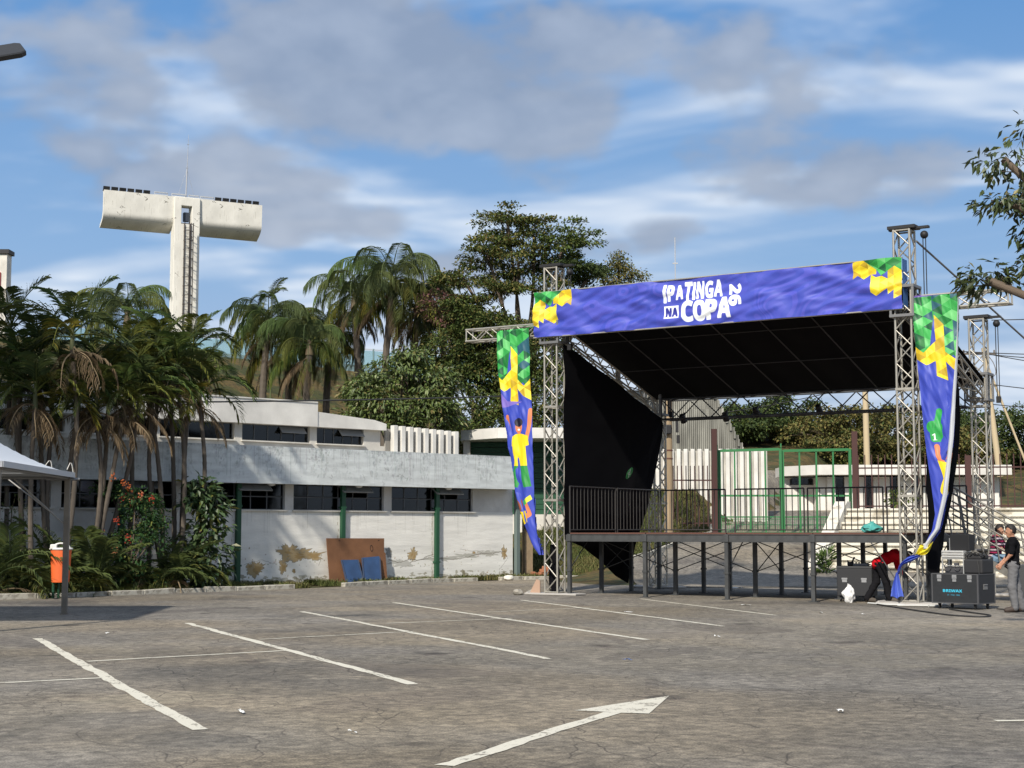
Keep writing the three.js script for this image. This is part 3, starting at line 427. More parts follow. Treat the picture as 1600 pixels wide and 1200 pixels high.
  for (let i = 0; i < 4; i++) { for (const z of zs) part('deck_beam', muv(merge([box(xs[i + 1] - xs[i] - .1, .17, .06, (xs[i] + xs[i + 1]) / 2, 1.42, z), box(xs[i + 1] - xs[i] - .1, .012, .1, (xs[i] + xs[i + 1]) / 2, 1.512, z)])), M.steel, deck); }
  for (const x of xs) for (let j = 0; j < 3; j++) part('deck_beam', muv(box(.06, .16, 1.5, x, 1.415, (zs[j] + zs[j + 1]) / 2)), M.steel, deck);
  for (const x of xs) for (const z of zs) { const l = part('leg', muv(merge([box(.09, 1.52, .09, x, .76, z), box(.14, .16, .14, x, 1.42, z), box(.12, .05, .12, x, .62, z)])), M.steel, deck); part('foot', box(.2, .015, .2, x, .0085, z), M.steel, l); }
  const xb = (a, b) => part('cross_brace', bar(a, b, .013, 6), M.steel, deck);
  for (const z of [-1.6, -4.8]) for (let i = 0; i < 4; i += z < -4 ? 2 : 1) { xb([xs[i] + .05, 1.34, z], [xs[i + 1] - .05, .62, z + .02]); xb([xs[i] + .05, .62, z], [xs[i + 1] - .05, 1.34, z - .02]); }
  for (const x of [xs[0], xs[2], xs[4]]) { xb([x, 1.34, -.9], [x, .65, -.02]); xb([x, 1.34, -1.62], [x, .6, -3.15]); xb([x + .01, .6, -1.65], [x + .01, 1.34, -3.18]); }
  tag(xb([8.2, 1.34, .02], [8.9, .3, .03]), 'pale diagonal strut');
  // guard rails
  const barGeo = new THREE.CylinderGeometry(.0125, .0125, 1.06, 6), railMat = std([.03, .027, .026], .6);
  const rail = (a, b, n, post = true) => {
    const A = V(...a), B = V(...b), r = part('guard_rail', merge([bar([A.x, A.y + 1.15, A.z], [B.x, B.y + 1.15, B.z], .02, 8), bar([A.x, A.y + .07, A.z], [B.x, B.y + .07, B.z], .017, 8), bar([A.x, A.y, A.z], [A.x, A.y + 1.15, A.z], .022, 8), bar([B.x, B.y, B.z], [B.x, B.y + 1.15, B.z], .022, 8)]), railMat, deck);
    for (let i = 1; i < n; i++) part('rail_bar', barGeo, railMat, r).position.copy(A).lerp(B, i / n).add(V(0, .61, 0));
  };
  rail([.43, 1.55, -.02], [.43, 1.55, -2.35], 13); rail([.43, 1.55, -2.45], [.43, 1.55, -4.78], 13);
  rail([.5, 1.55, -4.8], [2.44, 1.55, -4.8], 12); rail([2.72, 1.55, -4.8], [4.68, 1.55, -4.8], 12); rail([4.78, 1.55, -4.8], [6.8, 1.55, -4.8], 12); rail([6.9, 1.55, -4.8], [8.92, 1.55, -4.8], 12);

  // black side cloths: gently billowing sheets with a ragged lower edge
  const cloth = (name, label, x, outline, amp) => {
    const o = outline, g = sheet(40, 50, (u, v) => { const t = u * (o.length - 1), i = Math.min(o.length - 2, Math.floor(t)), f = t - i, [z0, top0, bot0] = o[i], [z1, top1, bot1] = o[i + 1], z = mix(z0, z1, f), y = mix(mix(bot0, bot1, f), mix(top0, top1, f), v); return [x + amp * Math.sin(u * 9 + v * 2) * (1 - v * .7) + .06 * fbm3(u * 5, v * 5, x, 3), y, z]; });
    const m = solo(name, g, M.blackCloth, label, 'cloth'); m.position.copy(SO); m.rotation.y = ST; return m;
  };
  const mark = canvasTex(128, 256, (c, w, h) => { c.fillStyle = '#0a0a0c'; c.fillRect(0, 0, w, h); c.fillStyle = '#2f8a4a'; c.beginPath(); c.ellipse(w / 2, h / 2, 40, 105, 0, 0, 7); c.fill(); c.strokeStyle = '#cfe6d2'; c.lineWidth = 9; c.beginPath(); c.moveTo(w * .38, h * .2); c.lineTo(w * .6, h * .8); c.stroke(); c.beginPath(); c.arc(w / 2, h * .5, 22, 0, 5); c.stroke(); });
  const backdrop = cloth('backdrop_cloth', 'black backdrop cloth hanging slack from the left side truss', .27, [[.02, 6.3, 1.38], [-.8, 6.1, 1.2], [-1.8, 5.8, .80], [-2.6, 5.6, .42], [-3.34, 5.35, .2], [-3.75, 5.2, 1.2], [-4.45, 5.0, 2.25], [-4.95, 4.85, 3.4], [-5.38, 4.75, 4.55]], .04);
  { const s = new THREE.Shape(); s.absellipse(0, 0, .13, .17, 0, Math.PI * 2); const g = new THREE.ExtrudeGeometry(s, { depth: .006, bevelEnabled: false }); const uv = g.attributes.uv, p = g.attributes.position; for (let i = 0; i < uv.count; i++) uv.setXY(i, p.getX(i) / .42 + .5, p.getY(i) / .42 + .5); const m = part('printed_mark', g, std([1, 1, 1], .7, { map: mark, side: THREE.DoubleSide }), backdrop); m.position.set(.46, 3.12, -3.08); m.rotation.set(.5, Math.PI / 2, 0, 'YXZ'); }
  cloth('backdrop_cloth', 'black cloth bunched behind the right hand banner', 9.42, [[-.05, 6.25, .75], [-.5, 6.1, .55], [-.9, 6.0, .8], [-1.5, 5.8, 1.3], [-1.9, 5.7, 2.2], [-2.35, 5.6, 3.6], [-2.6, 5.5, 4.9]], .09);
  // boarding stairs on the right, going down along the front direction
  const sg = thing('stage_stairs', 'steel stage stairs with slanted handrails at the right end', 'stairs', [SO.x, 0, SO.z], ST), tread = [];
  const stairMat = std([.24, .235, .22], .55, { metalness: .4, map: again(stainTex, 2) });
  const top = [9.15, 1.5], slope = -.58, yAt = (x) => top[1] + (x - top[0]) * slope;
  for (const z of [-2.35, -3.3]) part('stringer', poly([[9.1, 1.38], [9.1, 1.56], [11.75, .03], [11.45, .02]], .05).translate(0, 0, z - .025), stairMat, sg);
  for (let i = 0; i < 8; i++) part('tread', box(.28, .035, .93, 9.4 + i * .3, yAt(9.4 + i * .3) - .02, -2.825), M.aluDark, sg);
  for (const z of [-2.33, -3.32]) { part('handrail', merge([bar([9.0, 2.65, z], [11.9, .98, z], .024, 8), bar([9.0, 2.3, z], [11.85, .66, z], .02, 8), bar([9.0, 2.0, z], [11.8, .38, z], .02, 8)]), stairMat, sg); for (let i = 0; i < 8; i++) part('baluster', bar([9.12 + i * .36, yAt(9.2 + i * .36) + 1.12 , z], [9.30 + i * .36, yAt(9.3 + i * .36) - .02, z], .018, 6), stairMat, sg); }
}

// ---------- printed banners ----------
const BLUE = '#3a4ab2';
function facets(c, pts, colors, size, seed) {                         // a polygon filled with a mosaic of triangles
  const r = rng(seed), xs = pts.map((p) => p[0]), ys = pts.map((p) => p[1]), x0 = Math.min(...xs), x1 = Math.max(...xs), y0 = Math.min(...ys), y1 = Math.max(...ys), hh = size * .866;
  c.save(); c.beginPath(); pts.forEach(([x, y], i) => i ? c.lineTo(x, y) : c.moveTo(x, y)); c.closePath(); c.clip(); c.fillStyle = colors[0]; c.fillRect(x0, y0, x1 - x0, y1 - y0);
  for (let i = 0; x0 + i * hh < x1 + hh; i++) for (let j = -1; y0 + j * size / 2 < y1 + size; j++) { c.fillStyle = colors[Math.floor(r() * colors.length * .999)]; const x = x0 + i * hh, y = y0 + j * size / 2, f = (i + j) & 1; c.beginPath(); if (f) { c.moveTo(x, y); c.lineTo(x + hh, y - size / 2); c.lineTo(x + hh, y + size / 2); } else { c.moveTo(x + hh, y); c.lineTo(x, y - size / 2); c.lineTo(x, y + size / 2); } c.fill(); }
  c.restore();
}
const YEL = ['#f2da2a', '#e6c91e', '#d8b821', '#f7e650', '#bfa024'], GRN = ['#2f9a45', '#49b45a', '#1f7636', '#175a34', '#6cc474'];
const topo = (c, w, h, seed, n) => { const r = rng(seed); for (let k = 0; k < n; k++) { const cx = r() * w, cy = r() * h, R0 = h * (.3 + r() * .6); for (let q = 0; q < 4; q++) { c.strokeStyle = ['rgba(120,98,200,.42)', 'rgba(52,58,160,.45)', 'rgba(104,90,192,.34)', 'rgba(46,52,150,.4)'][q]; c.lineWidth = h * (.05 + r() * .05); c.beginPath(); for (let i = 0; i <= 60; i++) { const a = i / 60 * 6.283, R = R0 + q * h * .13, d = R * (1 + .35 * vn3(Math.cos(a) * 1.3 + k * 7, Math.sin(a) * 1.3, q * .15)); const x = cx + Math.cos(a) * d * 1.5, y = cy + Math.sin(a) * d; i ? c.lineTo(x, y) : c.moveTo(x, y); } c.stroke(); } } };
{
  const headTex = canvasTex(2048, 246, (c, w, h) => {
    pixels(c, w, h, (u, v) => { const f = fbm3(u * 7 + .6 * fbm3(u * 5, v, 4, 2), v * 1.2, 3.3, 3) * 11, q = ((Math.floor(f) % 4) + 4) % 4; return [[60, 74, 176], [70, 79, 182], [63, 76, 178], [78, 83, 186]][q]; });
    const motif = (x, flip) => {
      c.save(); c.translate(x, 0); c.scale(flip, 1); const W = 240, Hh = 196, P = (l) => l.map(([a, b]) => [a * W, b * Hh]);
      facets(c, P([[0, 0], [.8, 0], [.53, .24], [.4, .42], [.28, .3], [.15, .2], [0, .32]]), GRN, 44, 3);
      facets(c, P([[0, .32], [.14, .2], [.28, .3], [.28, .88], [.16, .78], [.16, 1], [0, .92]]), YEL, 44, 4);
      facets(c, P([[.28, .5], [.4, .42], [.52, .44], [.63, .36], [.63, .80], [.52, .9], [.28, .74]]), YEL, 44, 5);
      facets(c, P([[.52, .25], [.77, 0], [1, 0], [1, .44], [.9, .36], [.78, .46], [.63, .36], [.52, .36]]), YEL, 44, 6);
      c.restore();
    };
    motif(0, 1); motif(w, -1);
    // the lettering: stout hand-cut capitals, each fitted to its own box
    c.lineJoin = 'round'; c.textBaseline = 'alphabetic'; c.font = 'bold 100px sans-serif';
    const fit = (t, x, y, bw, bh, fat, fill, tilt = 0) => { c.save(); const m = c.measureText(t), mw = m.actualBoundingBoxRight + m.actualBoundingBoxLeft, mh = m.actualBoundingBoxAscent + m.actualBoundingBoxDescent; c.translate(x + bw / 2, y + bh / 2); c.rotate(tilt); c.scale((bw - fat) / mw, (bh - fat) / mh); c.fillStyle = c.strokeStyle = fill; c.lineWidth = fat / Math.min((bw - fat) / mw, (bh - fat) / mh) * .8; c.translate(-mw / 2 + m.actualBoundingBoxLeft, mh / 2 - m.actualBoundingBoxDescent); c.strokeText(t, 0, 0); c.fillText(t, 0, 0); c.restore(); };
    const white = '#eef2f7', X0 = 790;
    let x = X0; for (const [ch, bw, y, bh, tl] of [['I', 19, 22, 98, 0], ['P', 41, 24, 88, 0], ['A', 46, 30, 76, -.03], ['T', 44, 16, 100, 0], ['I', 18, 20, 96, .02], ['N', 43, 20, 92, 0], ['G', 45, 22, 90, 0], ['A', 47, 20, 86, .03]]) { if (ch === 'I') { c.fillStyle = white; c.beginPath(); c.roundRect(x, y, bw - 2, bh, 4); c.fill(); } else fit(ch, x, y, bw, bh, 4, white, tl); x += bw + 4; }
    c.fillStyle = white; c.fillRect(X0 + 2, 136, 84, 66); fit('N', X0 + 10, 144, 36, 50, 7, '#2c3190'); fit('A', X0 + 46, 144, 36, 50, 7, '#2c3190');
    x = X0 + 98; for (const [ch, bw, y, bh] of [['C', 76, 116, 112], ['O', 76, 118, 110], ['P', 68, 114, 110], ['A', 78, 112, 108]]) { fit(ch, x, y, bw, bh, 9, white); x += bw - 5; }
    c.save(); c.translate(X0 + 436, 44); c.rotate(Math.PI / 2); fit('2', 4, 0, 56, 70, 7, white); fit('6', 60, -2, 60, 74, 8, white); c.restore();
  });
  const folds = (u, v) => .035 * Math.sin(u * 46 + v * 5 + 3 * vn3(u * 9, v * 2, 1)) * (.25 + .75 * sstep(.5, 1, Math.abs(u - .5) * 2)) + .045 * vn3(u * 16 + v * 5, v * 3.2 - u * 9, 2) + .03 * vn3(u * 34 - v * 9, v * 5 + u * 6, 6);
  const g = sheet(300, 40, (u, v) => [mix(-.42, 9.13, u), mix(6.46, 7.61, v) - .02 * Math.sin(u * Math.PI) * v + .008 * Math.sin(u * 60) * (v > .98 ? 1 : 0), .3 + folds(u, v)]);
  const b = thing('header_banner', 'wide blue stage header banner lettered IPATINGA NA COPA 26', 'banner', [SO.x, 0, SO.z], ST);
  part('printed_cloth', g, std([.95, .95, .95], .55, { map: headTex, side: THREE.DoubleSide }), b);
  part('edge_tube', merge([bar([-.45, 7.6, .28], [9.15, 7.6, .28], .018, 6), bar([-.45, 6.46, .27], [9.15, 6.46, .27], .02, 6)]), M.alu, b);
  part('side_return', sheet(4, 6, (u, v) => [9.14, mix(6.5, 7.58, v), mix(.28, -.05, u)]), std([.05, .16, .42], .6, { side: THREE.DoubleSide }), b);

  const skin = '#d98052', skin2 = '#8a4a35';
  const limb = (c, pts, wd, col) => { c.strokeStyle = col; c.lineWidth = wd; c.lineCap = c.lineJoin = 'round'; c.beginPath(); pts.forEach(([x, y], i) => i ? c.lineTo(x, y) : c.moveTo(x, y)); c.stroke(); };
  const sideTop = (c, w, h, seed) => {
    c.fillStyle = BLUE; c.fillRect(0, 0, w, h); c.fillStyle = '#6d55a8'; c.fillRect(0, 0, w, h * .03);
    facets(c, [[0, 20], [w, 10], [w, h * .30], [w * .8, h * .25], [w * .62, h * .27], [w * .62, h * .2], [w * .45, h * .08], [w * .3, h * .22], [0, h * .26]], [...GRN, '#2a5b6b'], 86, seed);
    facets(c, [[0, h * .21], [w * .16, h * .235], [w * .44, h * .19], [w * .44, h * .085], [w * .62, h * .125], [w * .62, h * .235], [w * .82, h * .265], [w, h * .235], [w, h * .33], [w * .78, h * .31], [w * .62, h * .275], [w * .62, h * .35], [w * .4, h * .33], [w * .4, h * .27], [w * .2, h * .285], [0, h * .26]], YEL, 86, seed + 1);
  };
  const leftTex = canvasTex(360, 2048, (c, w, h) => {
    sideTop(c, w, h, 8);
    c.fillStyle = '#7c6ac0'; c.beginPath(); c.moveTo(0, h * .27); c.lineTo(w * .3, h * .33); c.lineTo(w * .75, h * .335); c.lineTo(w * .3, h * .355); c.lineTo(0, h * .36); c.fill();
    c.save(); c.translate(w * .62, 0); c.scale(.76, 1); c.translate(-w * .5, -h * .03);
    limb(c, [[w * .22, h * .545], [w * .1, h * .475], [w * .06, h * .43]], 46, skin); limb(c, [[w * .8, h * .535], [w * .9, h * .47], [w * .95, h * .405]], 46, skin);
    c.fillStyle = skin; c.beginPath(); c.ellipse(w * .5, h * .474, 50, 62, 0, 0, 7); c.fill(); c.fillStyle = '#1d1a2c'; c.beginPath(); c.ellipse(w * .5, h * .455, 60, 40, 0, 0, 7); c.fill(); c.fillStyle = '#fff'; c.beginPath(); c.ellipse(w * .5, h * .487, 18, 9, 0, 0, 7); c.fill(); c.fillStyle = skin; c.fillRect(w * .44, h * .49, 44, 50);
    c.fillStyle = '#f1d523'; c.beginPath(); c.moveTo(w * .17, h * .52); c.lineTo(w * .4, h * .505); c.lineTo(w * .6, h * .505); c.lineTo(w * .86, h * .515); c.lineTo(w * .88, h * .555); c.lineTo(w * .76, h * .56); c.lineTo(w * .80, h * .645); c.lineTo(w * .22, h * .645); c.lineTo(w * .25, h * .56); c.lineTo(w * .12, h * .555); c.fill();
    c.fillStyle = '#2f8f45'; c.beginPath(); c.moveTo(w * .22, h * .645); c.lineTo(w * .8, h * .645); c.lineTo(w * .92, h * .735); c.lineTo(w * .64, h * .74); c.lineTo(w * .52, h * .69); c.lineTo(w * .38, h * .74); c.lineTo(w * .14, h * .735); c.fill();
    c.fillStyle = skin2; c.beginPath(); c.ellipse(w * .42, h * .815, 50, 60, 0, 0, 7); c.fill(); limb(c, [[w * .62, h * .87], [w * .82, h * .855], [w * .7, h * .805]], 44, skin); c.fillStyle = '#dfe04a'; c.save(); c.translate(w * .75, h * .795); c.rotate(-.5); c.fillRect(-60, -22, 120, 44); c.fillStyle = '#3fae52'; c.fillRect(-60, -22, 40, 44); c.restore();
    c.fillStyle = '#f1d523'; c.beginPath(); c.moveTo(w * .3, h * .845); c.lineTo(w * .68, h * .84); c.lineTo(w * .72, h * .89); c.lineTo(w * .4, h * .905); c.fill(); c.restore();
  });
  const rightTex = canvasTex(360, 2048, (c, w, h) => {
    sideTop(c, w, h, 18);
    c.fillStyle = '#2fa14c'; c.beginPath(); c.roundRect(w * .07, h * .508, w * .34, h * .05, 50); c.fill(); c.beginPath(); c.roundRect(w * .13, h * .53, w * .26, h * .062, 26); c.fill(); c.save(); c.translate(w * .33, h * .498); c.rotate(.2); c.beginPath(); c.roundRect(-25, -82, 50, 150, 25); c.fill(); c.restore();
    c.strokeStyle = '#1f7c3a'; c.lineWidth = 4; for (const q of [.13, .2, .27]) { c.beginPath(); c.moveTo(w * q, h * .516); c.lineTo(w * q, h * .538); c.stroke(); }
    c.fillStyle = '#fff'; c.font = 'bold 74px serif'; c.fillText('1', w * .16, h * .585); c.strokeStyle = '#fff'; c.lineWidth = 6; c.beginPath(); c.arc(w * .55, h * .455, 11, -1, 1.3); c.stroke();
    limb(c, [[w * .24, h * .61], [w * .25, h * .645], [w * .34, h * .69]], 40, skin);
    c.fillStyle = '#3a3038'; c.beginPath(); c.ellipse(w * .50, h * .635, 62, 40, -.2, 0, 7); c.fill(); c.fillStyle = skin; c.beginPath(); c.ellipse(w * .52, h * .658, 44, 46, 0, 0, 7); c.fill();
    c.fillStyle = '#f1d523'; c.beginPath(); c.moveTo(w * .22, h * .665); c.lineTo(w * .42, h * .675); c.lineTo(w * .8, h * .69); c.lineTo(w * .8, h * .80); c.lineTo(w * .30, h * .80); c.lineTo(w * .27, h * .72); c.fill();
  });
  const at = (tbl, y) => { for (let i = 0; i < tbl.length - 1; i++) if (y <= tbl[i][0] && y >= tbl[i + 1][0]) return mix(tbl[i][1], tbl[i + 1][1], (tbl[i][0] - y) / (tbl[i][0] - tbl[i + 1][0])); return tbl[tbl.length - 1][1]; };
  const Ll = [[6.76, -1.62], [5.72, -1.55], [4.75, -1.41], [3.66, -1.23], [2.62, -1.03], [1.76, -.80], [1.3, -.55], [1.0, -.34]], Lr = [[6.76, -.6], [4.99, -.54], [3.3, -.49], [2.3, -.45], [1.8, -.42], [1.0, -.27]];
  const Rl = [[6.72, 9.33], [5.4, 9.40], [3.55, 9.54], [1.95, 9.72], [1.6, 9.64], [1.28, 9.46]], Rr = [[6.72, 10.37], [5.4, 10.31], [3.58, 10.17], [2.38, 10.0], [1.63, 9.81], [1.28, 9.55]];
  const hang = (top, bottom, l, r, anchorRight) => sheet(70, 160, (u, v) => {
    const y = mix(bottom, top, v), a = at(l, y), b = at(r, y), w = Math.max(b - a, .05), q = anchorRight ? 1.02 * (1 - u) : 1.02 * u, k = Math.floor(q / w), f = q / w - k, x = w * (k % 2 ? 1 - f : f);
    const rip = .025 * Math.sin(u * 17 + 2.5 * vn3(u * 3, v * 5, 3)) * (1.25 - v) + .028 * vn3(u * 4 + v * 3, v * 15, 5) + .016 * vn3(u * 12, v * 30 + u * 10, 6);
    return [anchorRight ? b - x : a + x, y, .06 - .035 * Math.min(k + f * f, 6) + rip];
  });
  const bl = thing('side_banner', 'narrow twisted banner with cheering figures hanging left of the stage', 'banner', [SO.x, 0, SO.z], ST, 'side banners'), br = thing('side_banner', 'narrow banner with a green foam hand hanging right of the stage', 'banner', [SO.x, 0, SO.z], ST, 'side banners');
  const bm = (t) => std([.95, .95, .95], .5, { map: t, side: THREE.DoubleSide });
  part('printed_cloth', hang(6.80, 1.0, Ll, Lr, true).translate(0, 0, .2), bm(leftTex), bl);
  part('printed_cloth', hang(6.74, 1.28, Rl, Rr, false).translate(0, 0, .2), bm(rightTex), br);
  const hem = sheet(6, 90, (u, v) => { const y = mix(1.22, 6.70, v), b = at(Rr, y), w = mix(.10, .015, sstep(3.5, 6.6, y)); return [b + .015 - w * (1 - u), y, .31 + .05 * Math.sin(u * Math.PI) + .012 * vn3(v * 20, u * 3, 2)]; });
  part('folded_hem', hem, std([.52, .54, .58], .6, { side: THREE.DoubleSide }), br);
  const tail = (pts, w0, w1, mat, name, seed) => { const cv = new THREE.CatmullRomCurve3(pts.map((p) => V(...p))); part(name, sheet(16, 40, (u, v) => { const p = cv.getPoint(v), w = mix(w0, w1, v * v); return [p.x + (u - .5) * w * .8, p.y + (u - .5) * w * .9 * Math.cos(v * 4 + seed), p.z + .05 * Math.sin(u * 14 + v * 6 + seed) + (u - .5) * .06]; }), mat, br); };
  const yellowCloth = std([.72, .62, .03], .6, { side: THREE.DoubleSide }), blueCloth = std([.075, .13, .55], .6, { side: THREE.DoubleSide });
  tail([[9.6, 1.32, .26], [9.45, 1.2, .3], [9.32, 1.06, .3]], .22, .14, yellowCloth, 'yellow_tail', 1);
  tail([[9.38, 1.08, .32], [9.15, .98, .36], [8.98, .86, .34], [8.9, .66, .32]], .11, .10, blueCloth, 'blue_tail', 2);
  part('blue_bundle', sheet(16, 16, (u, v) => { const w = mix(.27, .06, v), y = mix(.16, .70, v); return [8.86 + (u - .5) * w + .03 * v, y + .03 * Math.sin(u * 9) * (1 - v), .34 + .07 * Math.sin(u * 11 + v * 3) * (1 - v * .6)]; }), blueCloth, br);
}

// ---------- things on the ground ----------
const onStage = (s, t, y = 0) => [SO.x + SU.x * s + SW.x * t, y, SO.z + SU.z * s + SW.z * t];
{ // road cases
  const caseMat = std([.020, .021, .024], .6, bump(5, .002)), trim = std([.42, .42, .42], .4, { metalness: .6 });
  const wheel = (parent, x, z) => part('castor', merge([new THREE.CylinderGeometry(.045, .045, .03, 12).rotateZ(Math.PI / 2).translate(x, .046, z), box(.05, .05, .05, x, .105, z)]), M.black, parent);
  const a = thing('road_case', 'plain dark grey road case with two latches under the deck edge', 'case', [7.86, 0, -35.3], -.45);
  part('body', rbox(.80, .62, .55, .015, 0, .44, 0), caseMat, a); part('lid', rbox(.815, .05, .565, .012, 0, .775, 0), std([.04, .042, .045], .6), a);
  for (const x of [-.22, .22]) { part('latch', merge([box(.13, .035, .02, x, .52, .285), box(.11, .06, .012, x, .47, .282)]), trim, a); }
  for (const x of [-.33, .33]) for (const z of [-.2, .2]) wheel(a, x, z);
  const gear = thing('mixer', 'small dark mixer and microphone lying on the plain road case', 'mixer', [7.9, .802, -35.25], -.4); part('desk', merge([rbox(.34, .05, .22, .012, .05, .025, 0), box(.3, .012, .02, .05, .056, .1)]), std([.16, .17, .18], .5), gear); part('knob_block', merge([...Array(8)].map((_, i) => new THREE.CylinderGeometry(.012, .014, .03, 8).translate(-.07 + (i % 4) * .07, .065, -.04 + (i >> 2) * .06))), M.black, gear); part('stand_arm', merge([bar([-.2, .01, -.05], [-.12, .2, -.1], .02, 8), bar([-.2, .01, -.05], [-.26, .12, .02], .018, 8), rbox(.14, .09, .12, .03, -.2, .045, -.04)]), M.black, gear);
  const b = thing('road_case', 'large black road case lettered BRIWAX with three latches', 'case', [9.34, 0, -32.1], -.78);
  const label = canvasTex(1024, 640, (c, w, h) => { const r = rng(91); pixels(c, w, h, (u, v) => { const n = 1 + (pfbm(u, v, 12, 4) - .5) * .25 + (r() - .5) * .08; return [38 * n, 40 * n, 43 * n]; }); c.fillStyle = '#3cc4e6'; c.font = 'bold 96px sans-serif'; c.save(); c.translate(232, 402); c.scale(1.2, .9); c.fillText('BRIWAX', 0, 0); c.restore(); c.fillStyle = '#2f93b0'; c.font = 'bold 40px sans-serif'; c.fillText('31 · 7122 · 1822', 340, 478); c.strokeStyle = 'rgba(20,20,22,.8)'; c.lineWidth = 4; c.beginPath(); c.moveTo(0, 118); c.lineTo(w, 118); c.stroke(); });
  part('body', rbox(1.04, .60, .70, .012, 0, .42, 0), caseMat, b); part('lettered_front', new THREE.PlaneGeometry(1.02, .585).translate(0, .42, .353), std([.95, .95, .95], .6, { map: label }), b);
  part('edge_trim', merge([...[-1, 1].flatMap((x) => [-1, 1].map((z) => box(.03, .6, .03, x * .512, .42, z * .343))), ...[.125, .715].flatMap((y) => [box(1.05, .022, .022, 0, y, .348), box(1.05, .022, .022, 0, y, -.348), box(.022, .022, .7, .515, y, 0), box(.022, .022, .7, -.515, y, 0)])]), std([.10, .10, .105], .5, { metalness: .4 }), b);
  for (const x of [-.34, 0, .34]) part('latch', merge([box(.10, .08, .014, x, .66, .362), box(.085, .05, .01, x, .585, .36), box(.06, .02, .02, x, .66, .368)]), trim, b);
  part('side_handle', merge([box(.012, .11, .17, .522, .46, .05), bar([.53, .5, -.02], [.53, .5, .12], .012, 6)]), std([.16, .16, .16], .5), b);
  for (const x of [-.4, .4]) for (const z of [-.26, .26]) wheel(b, x, z);
  const on = (name, lab, cat, x, y, z, turn = 0) => thing(name, lab, cat, V(x, y, z).applyAxisAngle(V(0, 1, 0), -.78).add(V(9.34, 0, -32.1)).toArray(), -.78 + turn);
  const rack = on('amplifier_rack', 'stack of silver drawer amplifiers on an open frame atop the lettered case', 'amplifier', -.13, .722, .02);
  part('frame', merge([[-.24, -.14], [.24, -.14], [.24, .14], [-.24, .14]].flatMap(([x, z]) => [beam([x, 0, z], [x, .30, z], .022)]).concat([box(.5, .02, .3, 0, .30, 0), box(.5, .02, .02, 0, .16, .14)])), std([.5, .5, .48], .4, { metalness: .5 }), rack);
  for (let i = 0; i < 3; i++) part('drawer_unit', merge([rbox(.50, .048, .32, .008, 0, .338 + i * .054, 0), box(.46, .012, .012, 0, .338 + i * .054, .166)]), std([.66, .65, .62], .35, { metalness: .5 }), rack);
  part('speaker_gear', merge([rbox(.40, .13, .24, .01, 0, .075, 0), new THREE.TorusGeometry(.075, .008, 6, 18).translate(-.12, .13, .15), new THREE.TorusGeometry(.06, .008, 6, 18).translate(.1, .12, .15), rbox(.1, .05, .06, .01, .06, .19, .1)]), std([.06, .06, .065], .5), rack);
  const mon = on('open_flight_lid', 'black open box with a silver edge standing on the silver amplifiers', 'box', -.02, 1.19, -.05, -.1); part('shell', merge([rbox(.46, .34, .2, .012, 0, .17, 0), box(.3, .015, .12, 0, .345, .02)]), M.black, mon); part('silver_edge', beam([-.235, .0, .105], [-.245, .26, .09], .016), trim, mon);
  const box2 = on('equipment_box', 'black soft equipment box heaped with cables beside the amplifiers', 'box', .33, .722, -.06); part('body', merge([rbox(.42, .30, .5, .04, 0, .15, 0), rbox(.34, .12, .36, .05, -.02, .34, 0)]), std([.022, .022, .024], .7), box2);
  for (let i = 0; i < 5; i++) part('cable', tube([...Array(7)].map((_, q) => [-.25 + q * .08, .3 + .12 * Math.abs(Math.sin(q * 1.3 + i)) + i * .01, .14 + .09 * Math.cos(q * 1.7 + i * 2)]), .009, 30, 5), M.wire, box2);
  part('hanging_cable', tube([[.1, .3, .26], [.16, .05, .3], [.15, -.3, .31], [.06, -.42, .31], [.02, -.3, .31]], .010, 30, 5), M.wire, box2);
}
{ // leaning boards by the wall
  const Wd = V(.743, 0, -.669), Wn = V(.669, 0, .743), at = (k, y, n) => V(-7.92, y, -44.32).addScaledVector(Wd, k).addScaledVector(Wn, n).toArray(), TH = 42 * Math.PI / 180;
  const b = thing('brown_board', 'large brown board leaning against the white wall', 'board', at(4.1, .05, .38), TH);
  const bd = part('board', muv(poly([[-1.08, 0], [1.06, 0], [1.08, .86], [1.03, .9], [1.08, 1.32], [-1.07, 1.33]], .025, .004)), std([.20, .092, .042], .8, { map: again(stainTex, .6), ...bump(1.5, .004) }), b); bd.rotation.x = -.16;
  part('hole', merge([box(.05, .02, .02, -.62, 1.26, .03), box(.05, .02, .02, .86, 1.26, .03), new THREE.TorusGeometry(.06, .012, 6, 14).scale(.8, 1.5, 1).translate(.56, 1.02, .028)]), std([.05, .025, .015], .9), bd);
  for (const [k, w, h, t, lab] of [[3.83, .62, .68, .07, 'left of the two blue panels leaning on the brown board'], [4.47, .64, .74, -.1, 'right of the two blue panels leaning on the brown board']]) { const p = thing('blue_panel', lab, 'panel', at(k, .06, .52 + (t < 0 ? .02 : 0)), TH, 'blue panels'); const m = part('panel', muv(poly([[-w / 2, 0], [w / 2, 0], [w / 2 - t, h + (t < 0 ? .04 : 0)], [-w / 2 - t * .8, h]], .03, .004)), std([.035, .085, .21], .6, { map: again(stainTex, .8) }), p); m.rotation.x = -.3; part('frame_edge', merge([beam([-w / 2, .02, .04], [-w / 2 - t * .8, h, .04], .03), beam([w / 2, .02, .04], [w / 2 - t, h, .04], .03)]), std([.05, .07, .12], .6), m); }
}
